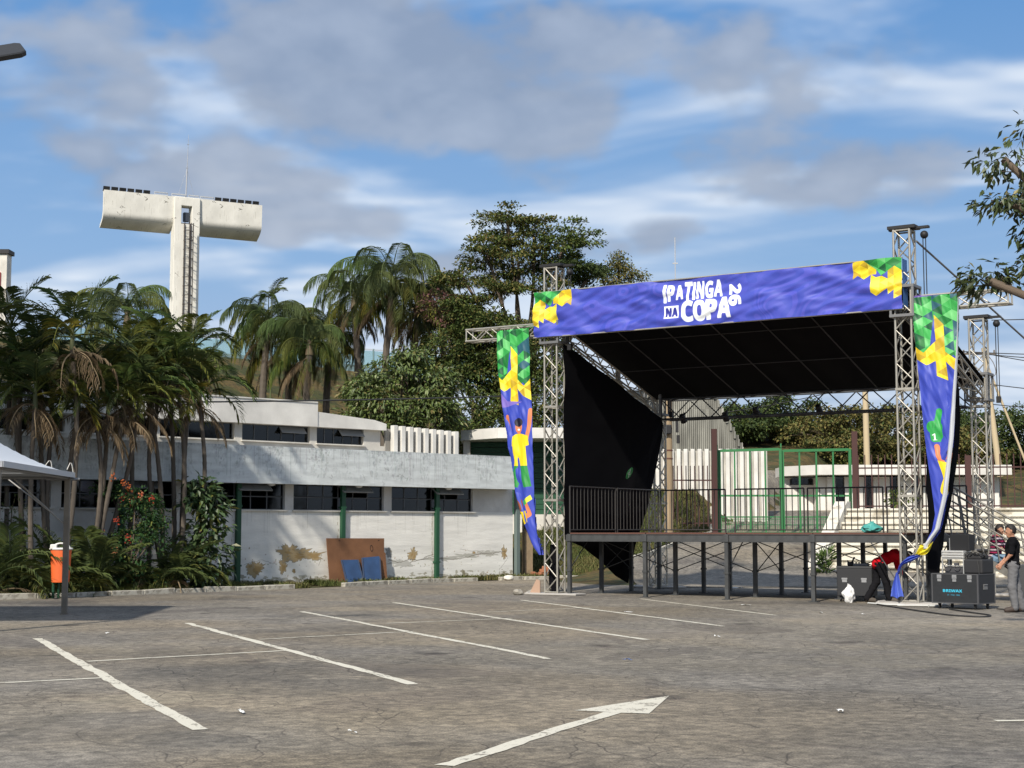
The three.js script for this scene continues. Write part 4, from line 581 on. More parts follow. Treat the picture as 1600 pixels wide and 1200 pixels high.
{ // litter bin on its post
  const b = thing('litter_bin', 'orange litter bin with a white lid on a green post', 'bin', [-10.75, 0, -36.75], .25);
  const prof = [[.17, 0], [.185, .03], [.215, .74], [.22, .78], [.2, .785]].map(([x, y]) => new THREE.Vector2(x, y));
  part('bucket', merge([new THREE.LatheGeometry(prof, 28).scale(1.12, 1, .85).translate(.04, .38, 0), new THREE.CylinderGeometry(.18, .17, .02, 20).scale(1.1, 1, .85).translate(.04, .4, 0)]), std([.72, .13, .03], .55, bump(2, .002)), b);
  part('lid', merge([new THREE.TorusGeometry(.21, .028, 8, 30).rotateX(Math.PI / 2).scale(1.15, 1, .88).translate(.04, 1.17, 0), new THREE.TorusGeometry(.16, .03, 8, 24, Math.PI).scale(1.15, .75, 1.4).translate(.04, 1.18, 0), rbox(.16, .12, .3, .03, -.13, 1.22, 0)]), std([.72, .71, .66], .5), b);
  part('post', merge([bar([-.12, 0, -.1], [-.12, 1.1, -.1], .035, 10), bar([.0, 0, -.16], [.0, .5, -.16], .03, 8)]), M.darkGreen, b);
}
{ // white tent reaching in from the left
  const t = thing('event_tent', 'white pyramid tent with a rusty steel frame at the left edge', 'tent', [-8.62, 0, -29.9], .06);
  const S = 5, eave = 2.62, tm = std([.6, .63, .66], .6, { side: THREE.DoubleSide });
  part('canopy', sheet(40, 40, (u, v) => { const m = Math.max(Math.abs(u - .5), Math.abs(v - .5)) * 2; return [.1 - (S + .2) * u, eave + .1 + 1.75 * Math.pow(1 - m, 1.45), (S + .2) * (1 - v) - .1]; }), tm, t);
  part('valance', merge([box(S + .2, .1, .012, -S / 2, eave + .06, -.11), box(S + .2, .1, .012, -S / 2, eave + .06, S + .11), box(.012, .1, S + .2, .11, eave + .06, S / 2), box(.012, .1, S + .2, -S - .11, eave + .06, S / 2)]), std([.5, .51, .52], .6), t);
  for (const [x, z] of [[0, 0], [0, S], [-S, 0], [-S, S]]) part('pole', muv(merge([box(.1, eave + .1, .1, x, (eave + .1) / 2, z), box(.14, .02, .14, x, .01, z)])), std([.24, .215, .18], .8, { map: again(stainTex, 1.3), ...bump(3, .006) }), t);
  part('eave_tube', merge([bar([.05, eave, 0], [-S, eave, 0], .03, 8), bar([0, eave, S], [0, eave, 0], .03, 8), bar([0, eave, S], [-S, eave, S], .03, 8), bar([-S, eave, 0], [-S, eave, S], .03, 8), bar([.2, eave - .02, -.1], [-.4, eave - .02, .1], .03, 8)]), M.aluDark, t);
  part('knee_brace', merge([bar([-.03, 1.72, 0], [-1.02, eave - .02, 0], .018, 6), bar([-.03, 1.74, -.03], [-1.3, eave, -.6], .014, 6)]), std([.3, .29, .27], .6), t);
  part('tie_strings', merge([tube([[.1, eave + .1, 0], [.06, eave + .3, .05], [0, eave + .16, .1]], .008, 10, 4), tube([[-.3, eave + .14, 0], [-.34, eave + .34, .05], [-.44, eave + .2, .1]], .008, 10, 4), tube([[-.7, eave + .18, 0], [-.68, eave + .36, .05], [-.8, eave + .26, .1]], .008, 10, 4)]), M.white, t);
}
{ // small things
  const bagMat = std([.70, .70, .69], .45, { side: THREE.DoubleSide });
  const sack = (name, lab, cat, p, w, h, mat, turn = 0) => { const g = new THREE.SphereGeometry(.5, 40, 30), q = g.attributes.position; for (let i = 0; i < q.count; i++) { const x = q.getX(i), y = q.getY(i), z = q.getZ(i), n = 1 + .55 * fbm3(x * 4 + w * 20, y * 3, z * 4, 2) + .35 * vn3(x * 9, y * 3 + w, z * 9), k = y > 0 ? mix(1, .38, Math.pow(y / .5, .7)) : 1; q.setXYZ(i, (x * n * k + (y > .3 ? .12 * vn3(y * 9, x * 7, 3) : 0)) * w, Math.max(0, (y + .42 + .12 * vn3(x * 6, z * 6, w * 9)) * h), z * n * w * k); } g.computeVertexNormals(); const m = solo(name, g, mat, lab, cat); m.position.set(...p); m.rotation.y = turn; return m; };
  sack('plastic_bag', 'knotted white plastic bag in front of the plain road case', 'bag', [7.54, 0, -34.72], .24, .44, bagMat);
  sack('teal_bag', 'crumpled teal plastic bag lying on the stage deck', 'bag', onStage(8.1, .35, 1.55), .42, .27, std([.07, .33, .30], .5));
  const stone = (p, s, lab, mat = M.concrete) => { const g = new THREE.IcosahedronGeometry(.5, 2), q = g.attributes.position; for (let i = 0; i < q.count; i++) { const n = 1 + .35 * fbm3(q.getX(i) * 2 + p[0] * 9, q.getY(i) * 2, q.getZ(i) * 2 + p[2], 2); q.setXYZ(i, q.getX(i) * n * s, (q.getY(i) * .62 + .25) * n * s, q.getZ(i) * n * s); } const m = solo('stone', toCreasedNormals(g, .5), mat, lab, 'stone', 'loose stones'); m.position.set(...p); };
  stone([.16, 0, -38.75], .28, 'pale stone lying left of the left tower foot'); stone([.5, 0, -39.4], .22, 'stone between the pale stone and the left tower'); stone([.62, 0, -39.0], .16, 'smallest stone beside the left tower foot'); stone([-.1, 0, -49.9], .3, 'white lump lying on the kerb near the corner', M.white);
  const wedge = solo('propped_board', muv(poly([[0, 0], [.3, 0], [.3, .3], [.2, .34]], .03)), std([.42, .28, .2], .8), 'small pinkish board propped against the left tower foot', 'board'); wedge.position.set(...onStage(-.66, -.1, .05)); wedge.rotation.y = ST;
  const flap = solo('black_sheet', sheet(10, 14, (u, v) => [mix(-.05, .28 - .1 * v, u), mix(.06, 1.25, v), .03 * Math.sin(u * 8 + v * 5)]), M.blackCloth, 'black sheet stuffed behind the foot of the left tower', 'cloth'); flap.position.set(...onStage(-.18, .12)); flap.rotation.y = ST;
  const bricks = thing('brick_pile', 'small pile of broken red bricks on the grass by the corner post', 'bricks', [1.0, .12, -51.9], .3), r = rng(3), bg = rbox(.24, .09, .12, .008);
  for (let i = 0; i < 12; i++) { const m = part('brick', bg, M.brick, bricks); m.position.set((r() - .5) * .7, .04 + (i > 6 ? .1 : 0) + (i > 10 ? .09 : 0), (r() - .5) * .5); m.rotation.set((r() - .5) * .3, r() * 3, (r() - .5) * .3); }
  const post = thing('meter_post', 'tan post with a black meter box beside the building corner', 'post', [.52, 0, -52.2], .5); part('shaft', muv(box(.3, 3.2, .2, 0, 1.6, 0)), M.wood, post); part('meter_box', merge([rbox(.38, .4, .2, .02, .0, 1.85, .2), box(.08, .2, .02, -.08, 1.85, .31), box(.08, .2, .02, .08, 1.85, .31)]), M.black, post); part('lead', tube([[.0, 2.05, .2], [.15, 2.3, .15], [.05, 2.6, .1]], .012, 12, 5), M.wire, post);
  const cab = (pts, rad, lab, mat = M.wire) => solo('cable', tube(pts.map(([x, z]) => [x, rad + .004, z]), rad, 80, 6), mat, lab, 'cable');
  cab([[7.9, -33.6], [8.0, -32.0], [8.15, -30.4], [8.35, -29.2], [8.7, -28.8], [9.0, -29.2], [8.95, -30.4], [8.9, -31.6]], .014, 'black cable looping over the asphalt from the right tower foot');
  cab([[9.9, -31.7], [10.2, -30.8], [10.6, -30.0], [11.4, -29.3]], .013, 'black cable running off to the right past the lettered case');
  cab([[7.8, -34.0], [8.05, -33.4], [8.4, -33.25], [8.2, -33.0], [8.6, -32.95], [9.0, -32.8], [8.75, -32.6]], .02, 'pale cable coiled at the right tower foot', std([.6, .6, .57], .6));
  const scrap = (x, z, w, h, c, lab) => { const m = solo('litter_scrap', sheet(6, 5, (u, v) => [(u - .5) * w, .012 + .025 * Math.abs(vn3(u * 3 + x, v * 3, z)) + .01 * u, (v - .5) * h]), std(c, .6, { side: THREE.DoubleSide }), lab, 'litter'); m.position.set(x, 0, z); m.rotation.y = x * 7; };
  const wh = [.75, .75, .72];
  scrap(1.43, -19.3, .11, .07, [.1, .16, .36], 'blue scrap of litter right of the parking bays'); scrap(2.92, -13.9, .075, .05, wh, 'white scrap lying right of the painted arrow'); scrap(-2.4, -13.85, .16, .03, wh, 'white strip of litter between the first two bay lines'); scrap(-1.27, -12.45, .07, .03, wh, 'tiny white strip of litter left of the painted arrow'); scrap(3.1, -23.5, .09, .06, wh, 'white scrap beyond the blue litter'); scrap(5.0, -33.3, .26, .14, wh, 'flat white paper under the front of the deck'); scrap(6.2, -43.0, .4, .2, wh, 'large white paper on the asphalt behind the deck'); scrap(2.3, -30.4, .2, .1, wh, 'white paper just before the deck front'); scrap(6.7, -29.6, .08, .06, wh, 'white crumb in front of the right tower'); scrap(-6.3, -24.2, .06, .05, wh, 'white crumb left of the first bay line'); scrap(6.0, -30.2, .1, .06, wh, 'white paper crumb before the plain road case');
}

// ---------- floodlight tower ----------
{
  const X = -25.5, Z = -119, base = 9.6, t = thing('floodlight_tower', 'white T shaped concrete floodlight tower with caged ladder behind the palms', 'tower', [X, base, Z], .478);
  const H = 26.2 - base + 1.4, conc = std([.92, .91, .88], .9, { map: canvasTex(512, 1024, (c, w, h) => { const r = rng(41); pixels(c, w, h, (u, v) => { const n = pfbm(u, v, 8, 5), g = 1 + (n - .5) * .16 + (r() - .5) * .04; return [230 * g, 228 * g, 221 * g]; }); for (let i = 0; i < 320; i++) { c.fillStyle = `rgba(110,104,92,${.05 + r() * .16})`; c.fillRect(r() * w, r() * h, 1 + r() * 3, 8 + r() * 70); } c.strokeStyle = 'rgba(60,56,50,.8)'; for (let i = 0; i < 26; i++) { let x = r() * w, y = r() * h; c.lineWidth = 1.2 + r() * 2.2; c.beginPath(); c.moveTo(x, y); for (let q = 0; q < 7; q++) { x += (r() - .5) * 26; y += (r() - .5) * 22; c.lineTo(x, y); } c.stroke(); } }), ...bump(.8, .02) });
  const fit = (g) => { const f = muv(g), uv = f.attributes.uv; for (let i = 0; i < uv.count; i++) uv.setXY(i, uv.getX(i) / 6, uv.getY(i) / 9); return f; };
  const shaft = new THREE.Shape([[-.98, 0], [.98, 0], [.98, H], [-.98, H]].map(([x, y]) => new THREE.Vector2(x, y))), hole = new THREE.Path([[-.5, H - 2.1], [-.5, H - .62], [.42, H - .62], [.42, H - 2.1]].map(([x, y]) => new THREE.Vector2(x, y))); shaft.holes.push(hole);
  part('column', fit(new THREE.ExtrudeGeometry(shaft, { depth: .95, bevelEnabled: true, bevelSize: .04, bevelThickness: .04, bevelSegments: 2 }).translate(0, 0, -.95)), conc, t);
  // the arms: a wing-like shell, leaning back and rounded under
  const prof = []; for (let i = 0; i <= 18; i++) { const a = i / 18; const y = 2.75 * (1 - a), z = a < .62 ? -.10 - .12 * a : -.175 - 1.25 * Math.pow((a - .62) / .38, 2.0); prof.push([z, y]); }
  const shell = new THREE.Shape([...prof, [-1.5, .05], [-1.35, .28], [-.75, .62], [-.5, 1.2], [-.48, 2.55], [-.6, 2.75]].map(([z, y]) => new THREE.Vector2(-z, y)));
  for (const [x0, x1] of [[-6.45, -1.0], [1.0, 6.15]]) { const g = new THREE.ExtrudeGeometry(shell, { depth: x1 - x0, bevelEnabled: false }); g.rotateY(Math.PI / 2); part('arm', fit(toCreasedNormals(flat(g).translate(x0, H - 2.72, -.04), .7)), conc, t); }
  // caged ladder
  const lad = part('ladder', merge([bar([-.34, 2, .62], [-.34, H - 2.1, .62], .04, 6), bar([.34, 2, .62], [.34, H - 2.1, .62], .04, 6), bar([-.24, 2, .14], [-.24, H - 2.1, .14], .04, 6), bar([.24, 2, .14], [.24, H - 2.1, .14], .04, 6), bar([0, 2, .78], [0, H - 2.1, .78], .03, 6), bar([.14, 2, .74], [.14, H - 2.1, .74], .03, 6)]), std([.06, .05, .045], .7), t);
  const hoop = new THREE.TorusGeometry(.36, .032, 5, 16, Math.PI).rotateX(Math.PI / 2).translate(0, 0, .42); const hoopGeo = merge([hoop, bar([-.36, 0, .42], [-.24, 0, .05], .016, 5), bar([.36, 0, .42], [.24, 0, .05], .016, 5)]), rung = bar([-.24, 0, .14], [.24, 0, .14], .014, 5);
  for (let y = 3; y < H - 2.2; y += .72) part('cage_hoop', hoopGeo, lad.material, lad).position.y = y;
  for (let y = 3; y < H - 2.2; y += .36) part('rung', rung, lad.material, lad).position.y = y;
  part('machine_box', box(.4, .7, .4, .05, H - 1.45, -.55), std([.03, .04, .06], .6), t); part('landing', box(.9, .06, .9, -.04, H - 2.06, -.4), M.aluDark, t);
  const lampGeo = merge([rbox(.5, .34, .2, .03, 0, .2, 0), box(.05, .2, .05, 0, .05, -.12), box(.56, .05, .08, 0, .02, -.05)]);
  for (const [x0, n] of [[-6.25, 6], [2.55, 6]]) for (let i = 0; i < n; i++) { const f = part('floodlight', lampGeo, M.black, t); f.position.set(x0 + i * .62, H - .02, -.35); f.rotation.set(.25, (i % 3 - 1) * .15, 0); }
  for (const [a, b] of [[-2.5, -1.5], [-1.15, -.1], [.2, 1.0], [1.15, 2.2]]) part('lamp_rail', merge([box(b - a, .08, .12, (a + b) / 2, H + .10, -.4), box(b - a, .08, .12, (a + b) / 2, H + .3, -.4), box(.05, .36, .05, a, H + .14, -.4), box(.05, .36, .05, b, H + .14, -.4)]), std([.55, .56, .57], .5, { metalness: .4 }), t);
  part('aerial_mast', merge([bar([0, H, -.5], [.05, H + 2.4, -.5], .055, 8), bar([.05, H + 2.4, -.5], [.12, H + 5.2, -.5], .03, 6, .012), box(.2, .04, .06, .05, H + 2.5, -.5), box(.14, .04, .06, .1, H + 4.4, -.5), bar([-.7, H, -.5], [.05, H + 2.4, -.5], .010, 4), bar([.75, H, -.5], [.05, H + 2.4, -.5], .010, 4)]), std([.42, .43, .45], .5, { metalness: .4 }), t);
}
{ // other far things
  const w = thing('white_block', 'white block with a dark roof edge and red panel at the left edge', 'building', [-38.95, 8, -108.4]); part('wall', muv(box(6.2, 13.2, 1.0, 0, 6.6, 0)), M.white, w); part('roof_edge', box(6.5, .3, 1.3, 0, 13.3, 0), M.black, w); part('red_panel', box(1.6, 1.6, .1, 1.9, 11.0, .56), std([.36, .04, .03], .7), w);
  const m = thing('radio_mast', 'thin guyed radio mast far behind the stage roof', 'mast', [16.1, 5, -150]); part('pole', merge([bar([0, 0, 0], [0, 19, 0], .12, 6), bar([0, 19, 0], [0, 25.4, 0], .05, 6), box(.5, .12, .12, 0, 22.8, 0)]), std([.45, .46, .48], .6), m); part('guy_wires', merge([bar([-2.2, 10, 0], [0, 17.6, 0], .03, 4), bar([2.2, 10, 0], [0, 17.6, 0], .03, 4)]), std([.4, .4, .42], .6), m);
  // glazed fence along the terrace edge
  const f = thing('glass_fence', 'pale glazed fence along the top of the grass bank', 'fence', [-24, 10.3, -77], -Math.atan2(-17, 24)), glassM = new THREE.MeshPhysicalMaterial({ color: lin(.62, .78, .80), roughness: .12, transmission: .75, thickness: 0, ior: 1.45 });
  for (let i = 0; i < 15; i++) { const L = 29.4 / 15; part('glass_panel', box(L - .1, 1.5, .02, (i + .5) * L, .85, 0), glassM, f); part('fence_post', box(.07, 1.75, .07, i * L, .86, 0), std([.2, .3, .3], .6), f); }
  part('rail', merge([box(29.4, .06, .06, 14.7, 1.68, 0), box(29.4, .1, .08, 14.7, .05, 0)]), std([.6, .65, .68], .6), f);
  // poles and lines
  const poleMat = std([.52, .42, .27], .85, bump(2, .004));
  const p1 = thing('utility_pole', 'tan utility pole rising behind the kiosk under the stage roof', 'pole', [18.46, 4.6, -80]); part('shaft', bar([0, 0, 0], [-.05, 8.5, 0], .17, 10, .12), poleMat, p1);
  const p2 = thing('utility_pole', 'leaning utility pole with crossarm and stay right of the stage', 'pole', [23.76, 4.2, -75]); part('shaft', bar([0, 0, 0], [-.62, 6.3, 0], .16, 10, .11), poleMat, p2); part('crossarm', merge([box(1.7, .1, .1, -.9, 6.02, 0), ...[-1.6, -1.1, -.4, -.1].map((x) => new THREE.CylinderGeometry(.04, .05, .14, 8).translate(x, 6.14, 0)), tube([[-.5, 6, .1], [-.2, 5.5, .2], [-.1, 5.0, .1], [-.4, 4.8, .1]], .02, 12, 5)]), std([.16, .14, .12], .8), p2); part('stay', bar([-.55, 5.7, 0], [1.75, -.6, 0], .06, 6), poleMat, p2);
  const p3 = thing('utility_pole', 'weathered pole with black boxes behind the rear left tower', 'pole', [5.68, 1.3, -56]); part('shaft', bar([0, 0, 0], [.03, 5.5, 0], .17, 12, .14), M.wood, p3); part('boxes', merge([rbox(.3, .34, .3, .04, -.04, 3.95, .18), box(.1, .5, .1, .33, 4.1, .1), box(.1, .3, .1, .36, 3.6, .1)]), M.black, p3); part('band', merge([2.9, 3.2].map((y) => new THREE.CylinderGeometry(.165, .165, .05, 12).translate(.015, y, 0))), M.rust, p3);
  const lp = thing('lamp_post', 'thin grey lamp post on the slope behind the fence', 'pole', [21.6, 4.6, -90]); part('shaft', merge([bar([0, 0, 0], [0, 2.6, 0], .05, 6), box(.3, .04, .06, .1, 2.6, 0)]), std([.5, .5, .48], .6), lp);
  const line = (a, b, sag, lab) => solo('power_line', tube([...Array(13)].map((_, i) => { const t = i / 12; return [mix(a[0], b[0], t), mix(a[1], b[1], t) - sag * 4 * t * (1 - t), mix(a[2], b[2], t)]; }), .022, 36, 4), M.wire, lab, 'power line', 'overhead lines');
  const T = [23, 10.3, -75];
  line([21.9, 10.35, -75], [38, 10.6, -70], .5, 'topmost overhead line running right from the crossarm'); line([22.3, 10.3, -75], [38, 10.05, -72], .5, 'second overhead line running right from the crossarm'); line([22.9, 10.3, -75], [38, 9.2, -73], .6, 'third overhead line running right from the crossarm'); line([22.8, 8.8, -75], [38, 8.0, -73], .4, 'upper telephone line running right below the crossarm'); line([22.9, 7.8, -75], [38, 7.4, -73], .4, 'lower telephone line running right below the crossarm');
  line([22.8, 9.3, -75], [18.4, 9.6, -80], .3, 'short overhead line between the two utility poles'); line([18.4, 9.2, -80], [4, 7.6, -86], .5, 'overhead line crossing behind the stage to the left'); line([22, 11.2, -70], [42, 12.6, -66], .4, 'high single line right of the outrigger');
  line([-26, 4.35, -30], [5.5, 6.7, -55.9], .35, 'thin cable strung in front of the upper windows');
  // street lamp whose head reaches in at the top left
  const s = thing('street_lamp', 'dark flat street lamp head at the top left edge', 'street lamp', [-10.6, 0, -19.2]), dark = std([.03, .032, .035], .5); part('pole', bar([0, 0, 0], [0, 7.6, 0], .075, 12, .05), std([.35, .36, .36], .5, { metalness: .4 }), s);
  part('arm', tube([[0, 7.4, 0], [.5, 7.72, -.05], [2.0, 7.86, -.5], [3.55, 7.93, -.78]], .035, 24, 8), dark, s);
  const hd = part('lamp_head', poly([[0, -.05], [.12, -.11], [.30, -.13], [.62, -.13], [.68, -.1], [.68, .1], [.62, .13], [.30, .13], [.12, .11], [0, .05]], .06, .015).rotateX(-Math.PI / 2), dark, s); hd.position.set(3.42, 7.84, -.76); hd.rotation.set(.75, .5, .32, 'YZX');
  for (const x of [.38, .55]) part('led_panel', box(.14, .012, .2, x, -.018, 0), std([.20, .19, .17], .4), hd);
}

// ---------- plants ----------
class Leaves {                                                        // collects leaf faces with their own tint
  constructor() { this.p = []; this.c = []; this.n = []; }
  tri(a, b, c, col, na = null) { for (const v of [a, b, c]) { this.p.push(v.x, v.y, v.z); this.c.push(col[0], col[1], col[2]); } }
  build() { const g = new THREE.BufferGeometry(); g.setAttribute('position', new THREE.Float32BufferAttribute(this.p, 3)); g.setAttribute('color', new THREE.Float32BufferAttribute(this.c, 3)); g.computeVertexNormals(); return g; }
}
const leafMat = new THREE.MeshPhysicalMaterial({ color: lin(1, 1, 1), vertexColors: true, roughness: .75, side: THREE.DoubleSide, transmission: .22, thickness: 0, specularIntensity: .35 });
const glossMat = new THREE.MeshPhysicalMaterial({ color: lin(1, 1, 1), vertexColors: true, roughness: .5, side: THREE.DoubleSide, transmission: .15, thickness: 0 });
const pick = (r, cols, k = .28) => { const c = cols[Math.floor(r() * cols.length)], s = 1 + (r() - .5) * 2 * k; return [c[0] * s, c[1] * s, c[2] * s]; };
const GREEN = [[.085, .125, .028], [.11, .145, .032], [.065, .10, .024], [.14, .15, .036]], DARK = [[.045, .072, .022], [.06, .09, .026], [.07, .095, .028]], OLIVE = [[.15, .145, .042], [.185, .16, .05], [.11, .125, .036], [.20, .16, .055]];
function leaf(L, o, d, nrm, len, wid, col) {                          // one folded leaf from o along d
  const s = d.clone().cross(nrm).normalize().multiplyScalar(wid * .5), m = o.clone().addScaledVector(d, len * .5), tip = o.clone().addScaledVector(d, len).addScaledVector(nrm, -len * .12), up = nrm.clone().multiplyScalar(wid * .16);
  const l = m.clone().add(s).add(up), r = m.clone().sub(s).add(up); L.tri(o, l, tip, col); L.tri(o, tip, r, col);
}
const rnd = (r) => { const z = r() * 2 - 1, a = r() * 6.283, q = Math.sqrt(1 - z * z); return V(q * Math.cos(a), z, q * Math.sin(a)); };
function broadTree(name, label, pos, o) {
  const t = thing(name, label, o.cat ?? 'tree', pos, 0, o.group), r = rng(o.seed), L = new Leaves(), wood = [], th = o.trunk, R = o.radius ?? .2, lean = o.lean ?? [0, 0];
  const topP = V(lean[0], th, lean[1]); wood.push(new THREE.TubeGeometry(new THREE.CatmullRomCurve3([V(0, -.4, 0), V(lean[0] * .3 + R * .3, th * .4, lean[1] * .3), topP]), 8, R, 8));
  for (const [cx, cy, cz, rx, ry, rz, n, cols] of o.clumps) {
    const C = V(cx, cy, cz), f = topP.clone().lerp(V(0, 0, 0), .25 * r()), midp = f.clone().lerp(C, .5).add(V((r() - .5) * rx * .4, -ry * .1, (r() - .5) * rx * .4)), nT = Math.max(3, Math.round((o.tw ?? 26) * Math.cbrt(rx * ry * rz)));
    wood.push(new THREE.TubeGeometry(new THREE.CatmullRomCurve3([f, midp, C]), 7, R * (.26 + .06 * r()), 5));
    for (let k = 0; k < nT; k++) {
      const q = rnd(r).multiplyScalar(Math.pow(r(), .42)), e = V(cx + q.x * rx, cy + q.y * ry, cz + q.z * rz); if (k % 3 === 0) wood.push(new THREE.TubeGeometry(new THREE.CatmullRomCurve3([C.clone().lerp(f, .25), C.clone().lerp(e, .45).add(V(0, -.05 * ry, 0)), e]), 4, R * .07, 3));
      const out = V(q.x, q.y * .4 + .12, q.z).normalize(), ck = o.tuft ?? .5, per = Math.round(n * (o.more ?? 1) / nT);
      for (let i = 0; i < per; i++) {
        const s = rnd(r).multiplyScalar(ck * Math.pow(r(), .5)), p = e.clone().add(V(s.x, s.y * (o.flat ?? .4), s.z)), d = rnd(r).multiplyScalar(.9).add(out).add(V(0, -(o.droop ?? .35), 0)).normalize(), nm = rnd(r).multiplyScalar(.65).add(V(0, 1, 0)).normalize();
        leaf(L, p, d, nm, o.leaf * (.7 + r() * .6), o.leaf * (o.wide ?? .5) * (.8 + r() * .4), pick(r, r() < .86 ? (cols ?? o.cols) : (o.alt ?? o.cols)));
      }
    }
  }
  part('trunk', merge(wood), o.bark ?? M.bark, t); part('crown', L.build(), o.mat ?? leafMat, t, 'stuff'); return t;
}
// big spreading tree behind the stage
broadTree('spreading_tree', 'largest spreading tree behind the left end of the stage header', [.6, 3.4, -68], { seed: 11, trunk: 6.2, radius: .24, leaf: .165, wide: .55, tuft: .66, flat: .26, more: 2.6, tw: 15, cols: OLIVE.concat(GREEN), alt: DARK, droop: .1, clumps: [
  [-.8, 11.9, .2, 1.5, .9, 1.5, 930], [.4, 11.3, 0, 1.6, .8, 1.6, 930], [1.7, 10.9, .3, 1.5, 1.0, 1.5, 930, GREEN], [-1.7, 10.5, .4, 1.3, .7, 1.4, 744], [-.3, 10.1, .6, 1.9, .8, 1.6, 1054], [1.7, 9.7, .2, 1.6, .9, 1.6, 930, DARK], [2.7, 9.3, 0, 1.0, .9, 1.2, 558, DARK], [-2.8, 9.4, .3, 1.2, .55, 1.2, 620], [-3.0, 8.0, .5, 1.2, .5, 1.2, 620], [-1.3, 8.8, .9, 1.5, .7, 1.4, 868], [.7, 8.6, .9, 1.4, .7, 1.2, 682], [-2.5, 6.9, .4, 1.3, .5, 1.2, 620], [-.9, 7.3, .8, 1.3, .5, 1.2, 620], [.9, 7.2, .3, 1.2, .7, 1.2, 558], [-3.0, 5.4, .4, 1.1, .55, 1.2, 558], [-1.6, 5.9, .8, 1.3, .6, 1.2, 682], [-.2, 5.5, .9, 1.2, .6, 1.1, 558], [3.4, 8.0, 0, 1.1, .8, 1.2, 558, DARK], [2.6, 7.2, .4, 1.2, .6, 1.2, 496]] });
broadTree('small_tree', 'smaller open crowned tree right of the largest spreading tree', [4.9, 4.0, -71], { seed: 12, trunk: 6.6, radius: .12, leaf: .16, more: 2, tuft: .5, flat: .5, tw: 26, cols: OLIVE, alt: GREEN, clumps: [[.1, 10.1, 0, .55, .5, .6, 330], [-.75, 9.6, .1, .55, .4, .6, 300], [.7, 9.5, 0, .6, .5, .6, 330], [-.2, 8.9, .2, .7, .45, .7, 330], [.9, 8.5, 0, .7, .5, .7, 380], [-.9, 8.4, .1, .7, .5, .7, 380], [1.2, 7.9, 0, .8, .4, .8, 400]] });
// darker trees below it
broadTree('dark_tree', 'dark leafy tree under the left edge of the spreading tree', [-1.6, 3.6, -66], { seed: 13, trunk: 3.4, radius: .17, leaf: .17, more: 1.9, tuft: .55, flat: .5, cols: DARK.concat(GREEN), alt: OLIVE, clumps: [[-.5, 7.3, 0, 1.0, .6, 1, 1000], [.6, 6.6, .2, 1.2, .8, 1, 1300], [-1.0, 5.9, .2, 1.1, .8, 1, 1300], [.3, 5.3, .4, 1.3, .8, 1, 1400], [1.4, 5.2, 0, .9, .9, 1, 1000], [-.6, 4.4, .5, 1.2, .7, 1, 1200], [.9, 4.1, .3, 1.1, .7, 1, 1100], [1.6, 3.4, .2, .8, .7, 1, 700], [-1.5, 7.6, -1, .9, .9, 1, 800, [[.12, .07, .05], [.09, .07, .03], [.14, .06, .06]]]] });
broadTree('dark_bush', 'dark bush behind the ribbed screen and gatehouse roof', [-.7, 2.6, -61.6], { cat: 'bush', seed: 19, trunk: 1.2, radius: .12, leaf: .17, more: 1.9, tuft: .5, flat: .6, cols: DARK.concat(GREEN), alt: OLIVE, clumps: [[-1.1, 2.4, 0, 1.0, .8, .8, 900], [.1, 2.9, .1, 1.0, .9, .8, 1000], [1.1, 2.6, 0, .9, .9, .8, 900], [-.5, 3.7, 0, .9, .6, .7, 700], [.8, 3.8, 0, .8, .6, .7, 600], [-1.7, 3.0, 0, .7, .6, .7, 500]] });
broadTree('dark_tree', 'dark tree half hidden behind the left side banner', [1.0, 3.0, -63.5], { seed: 14, trunk: 3.2, radius: .15, leaf: .17, more: 1.9, tuft: .55, flat: .5, cols: DARK.concat(GREEN), alt: OLIVE, clumps: [[0, 6.6, 0, 1.0, .8, 1, 1000], [-.8, 5.8, .2, .9, .7, 1, 900], [.9, 5.6, 0, .9, .9, 1, 900], [0, 4.8, .3, 1.1, .8, 1, 1100], [-.7, 3.8, .3, 1.0, .7, 1, 900], [.8, 3.6, .2, 1.0, .8, 1, 900]] });
// leafy tree standing between the two roofs
broadTree('leafy_tree', 'round leafy tree growing beside the end of the upper storey', [-4.1, 1.2, -57], { seed: 15, trunk: 2.5, radius: .1, leaf: .21, more: 1.6, wide: .42, tuft: .42, flat: .6, tw: 34, droop: .75, mat: glossMat, cols: [[.10, .145, .035], [.13, .17, .042], [.08, .12, .03]], alt: OLIVE, clumps: [[-1.3, 5.6, .2, 1.0, .55, .9, 900], [0, 6.2, 0, 1.2, .65, 1, 1100], [.2, 6.9, 0, .7, .35, .7, 380], [1.2, 5.9, .1, 1.0, .65, .9, 950], [-.5, 5.1, .5, 1.2, .55, .9, 1000], [.9, 5.0, .4, 1.1, .55, .9, 900], [-1.6, 4.6, .3, .7, .45, .7, 480], [.1, 4.3, .6, .9, .4, .7, 600], [1.5, 4.6, .2, .8, .5, .7, 520], [.9, 3.7, .6, .55, .35, .5, 260], [-1.6, 3.9, .5, .4, .3, .4, 170], [1.5, 3.3, .5, .35, .3, .4, 150]] });
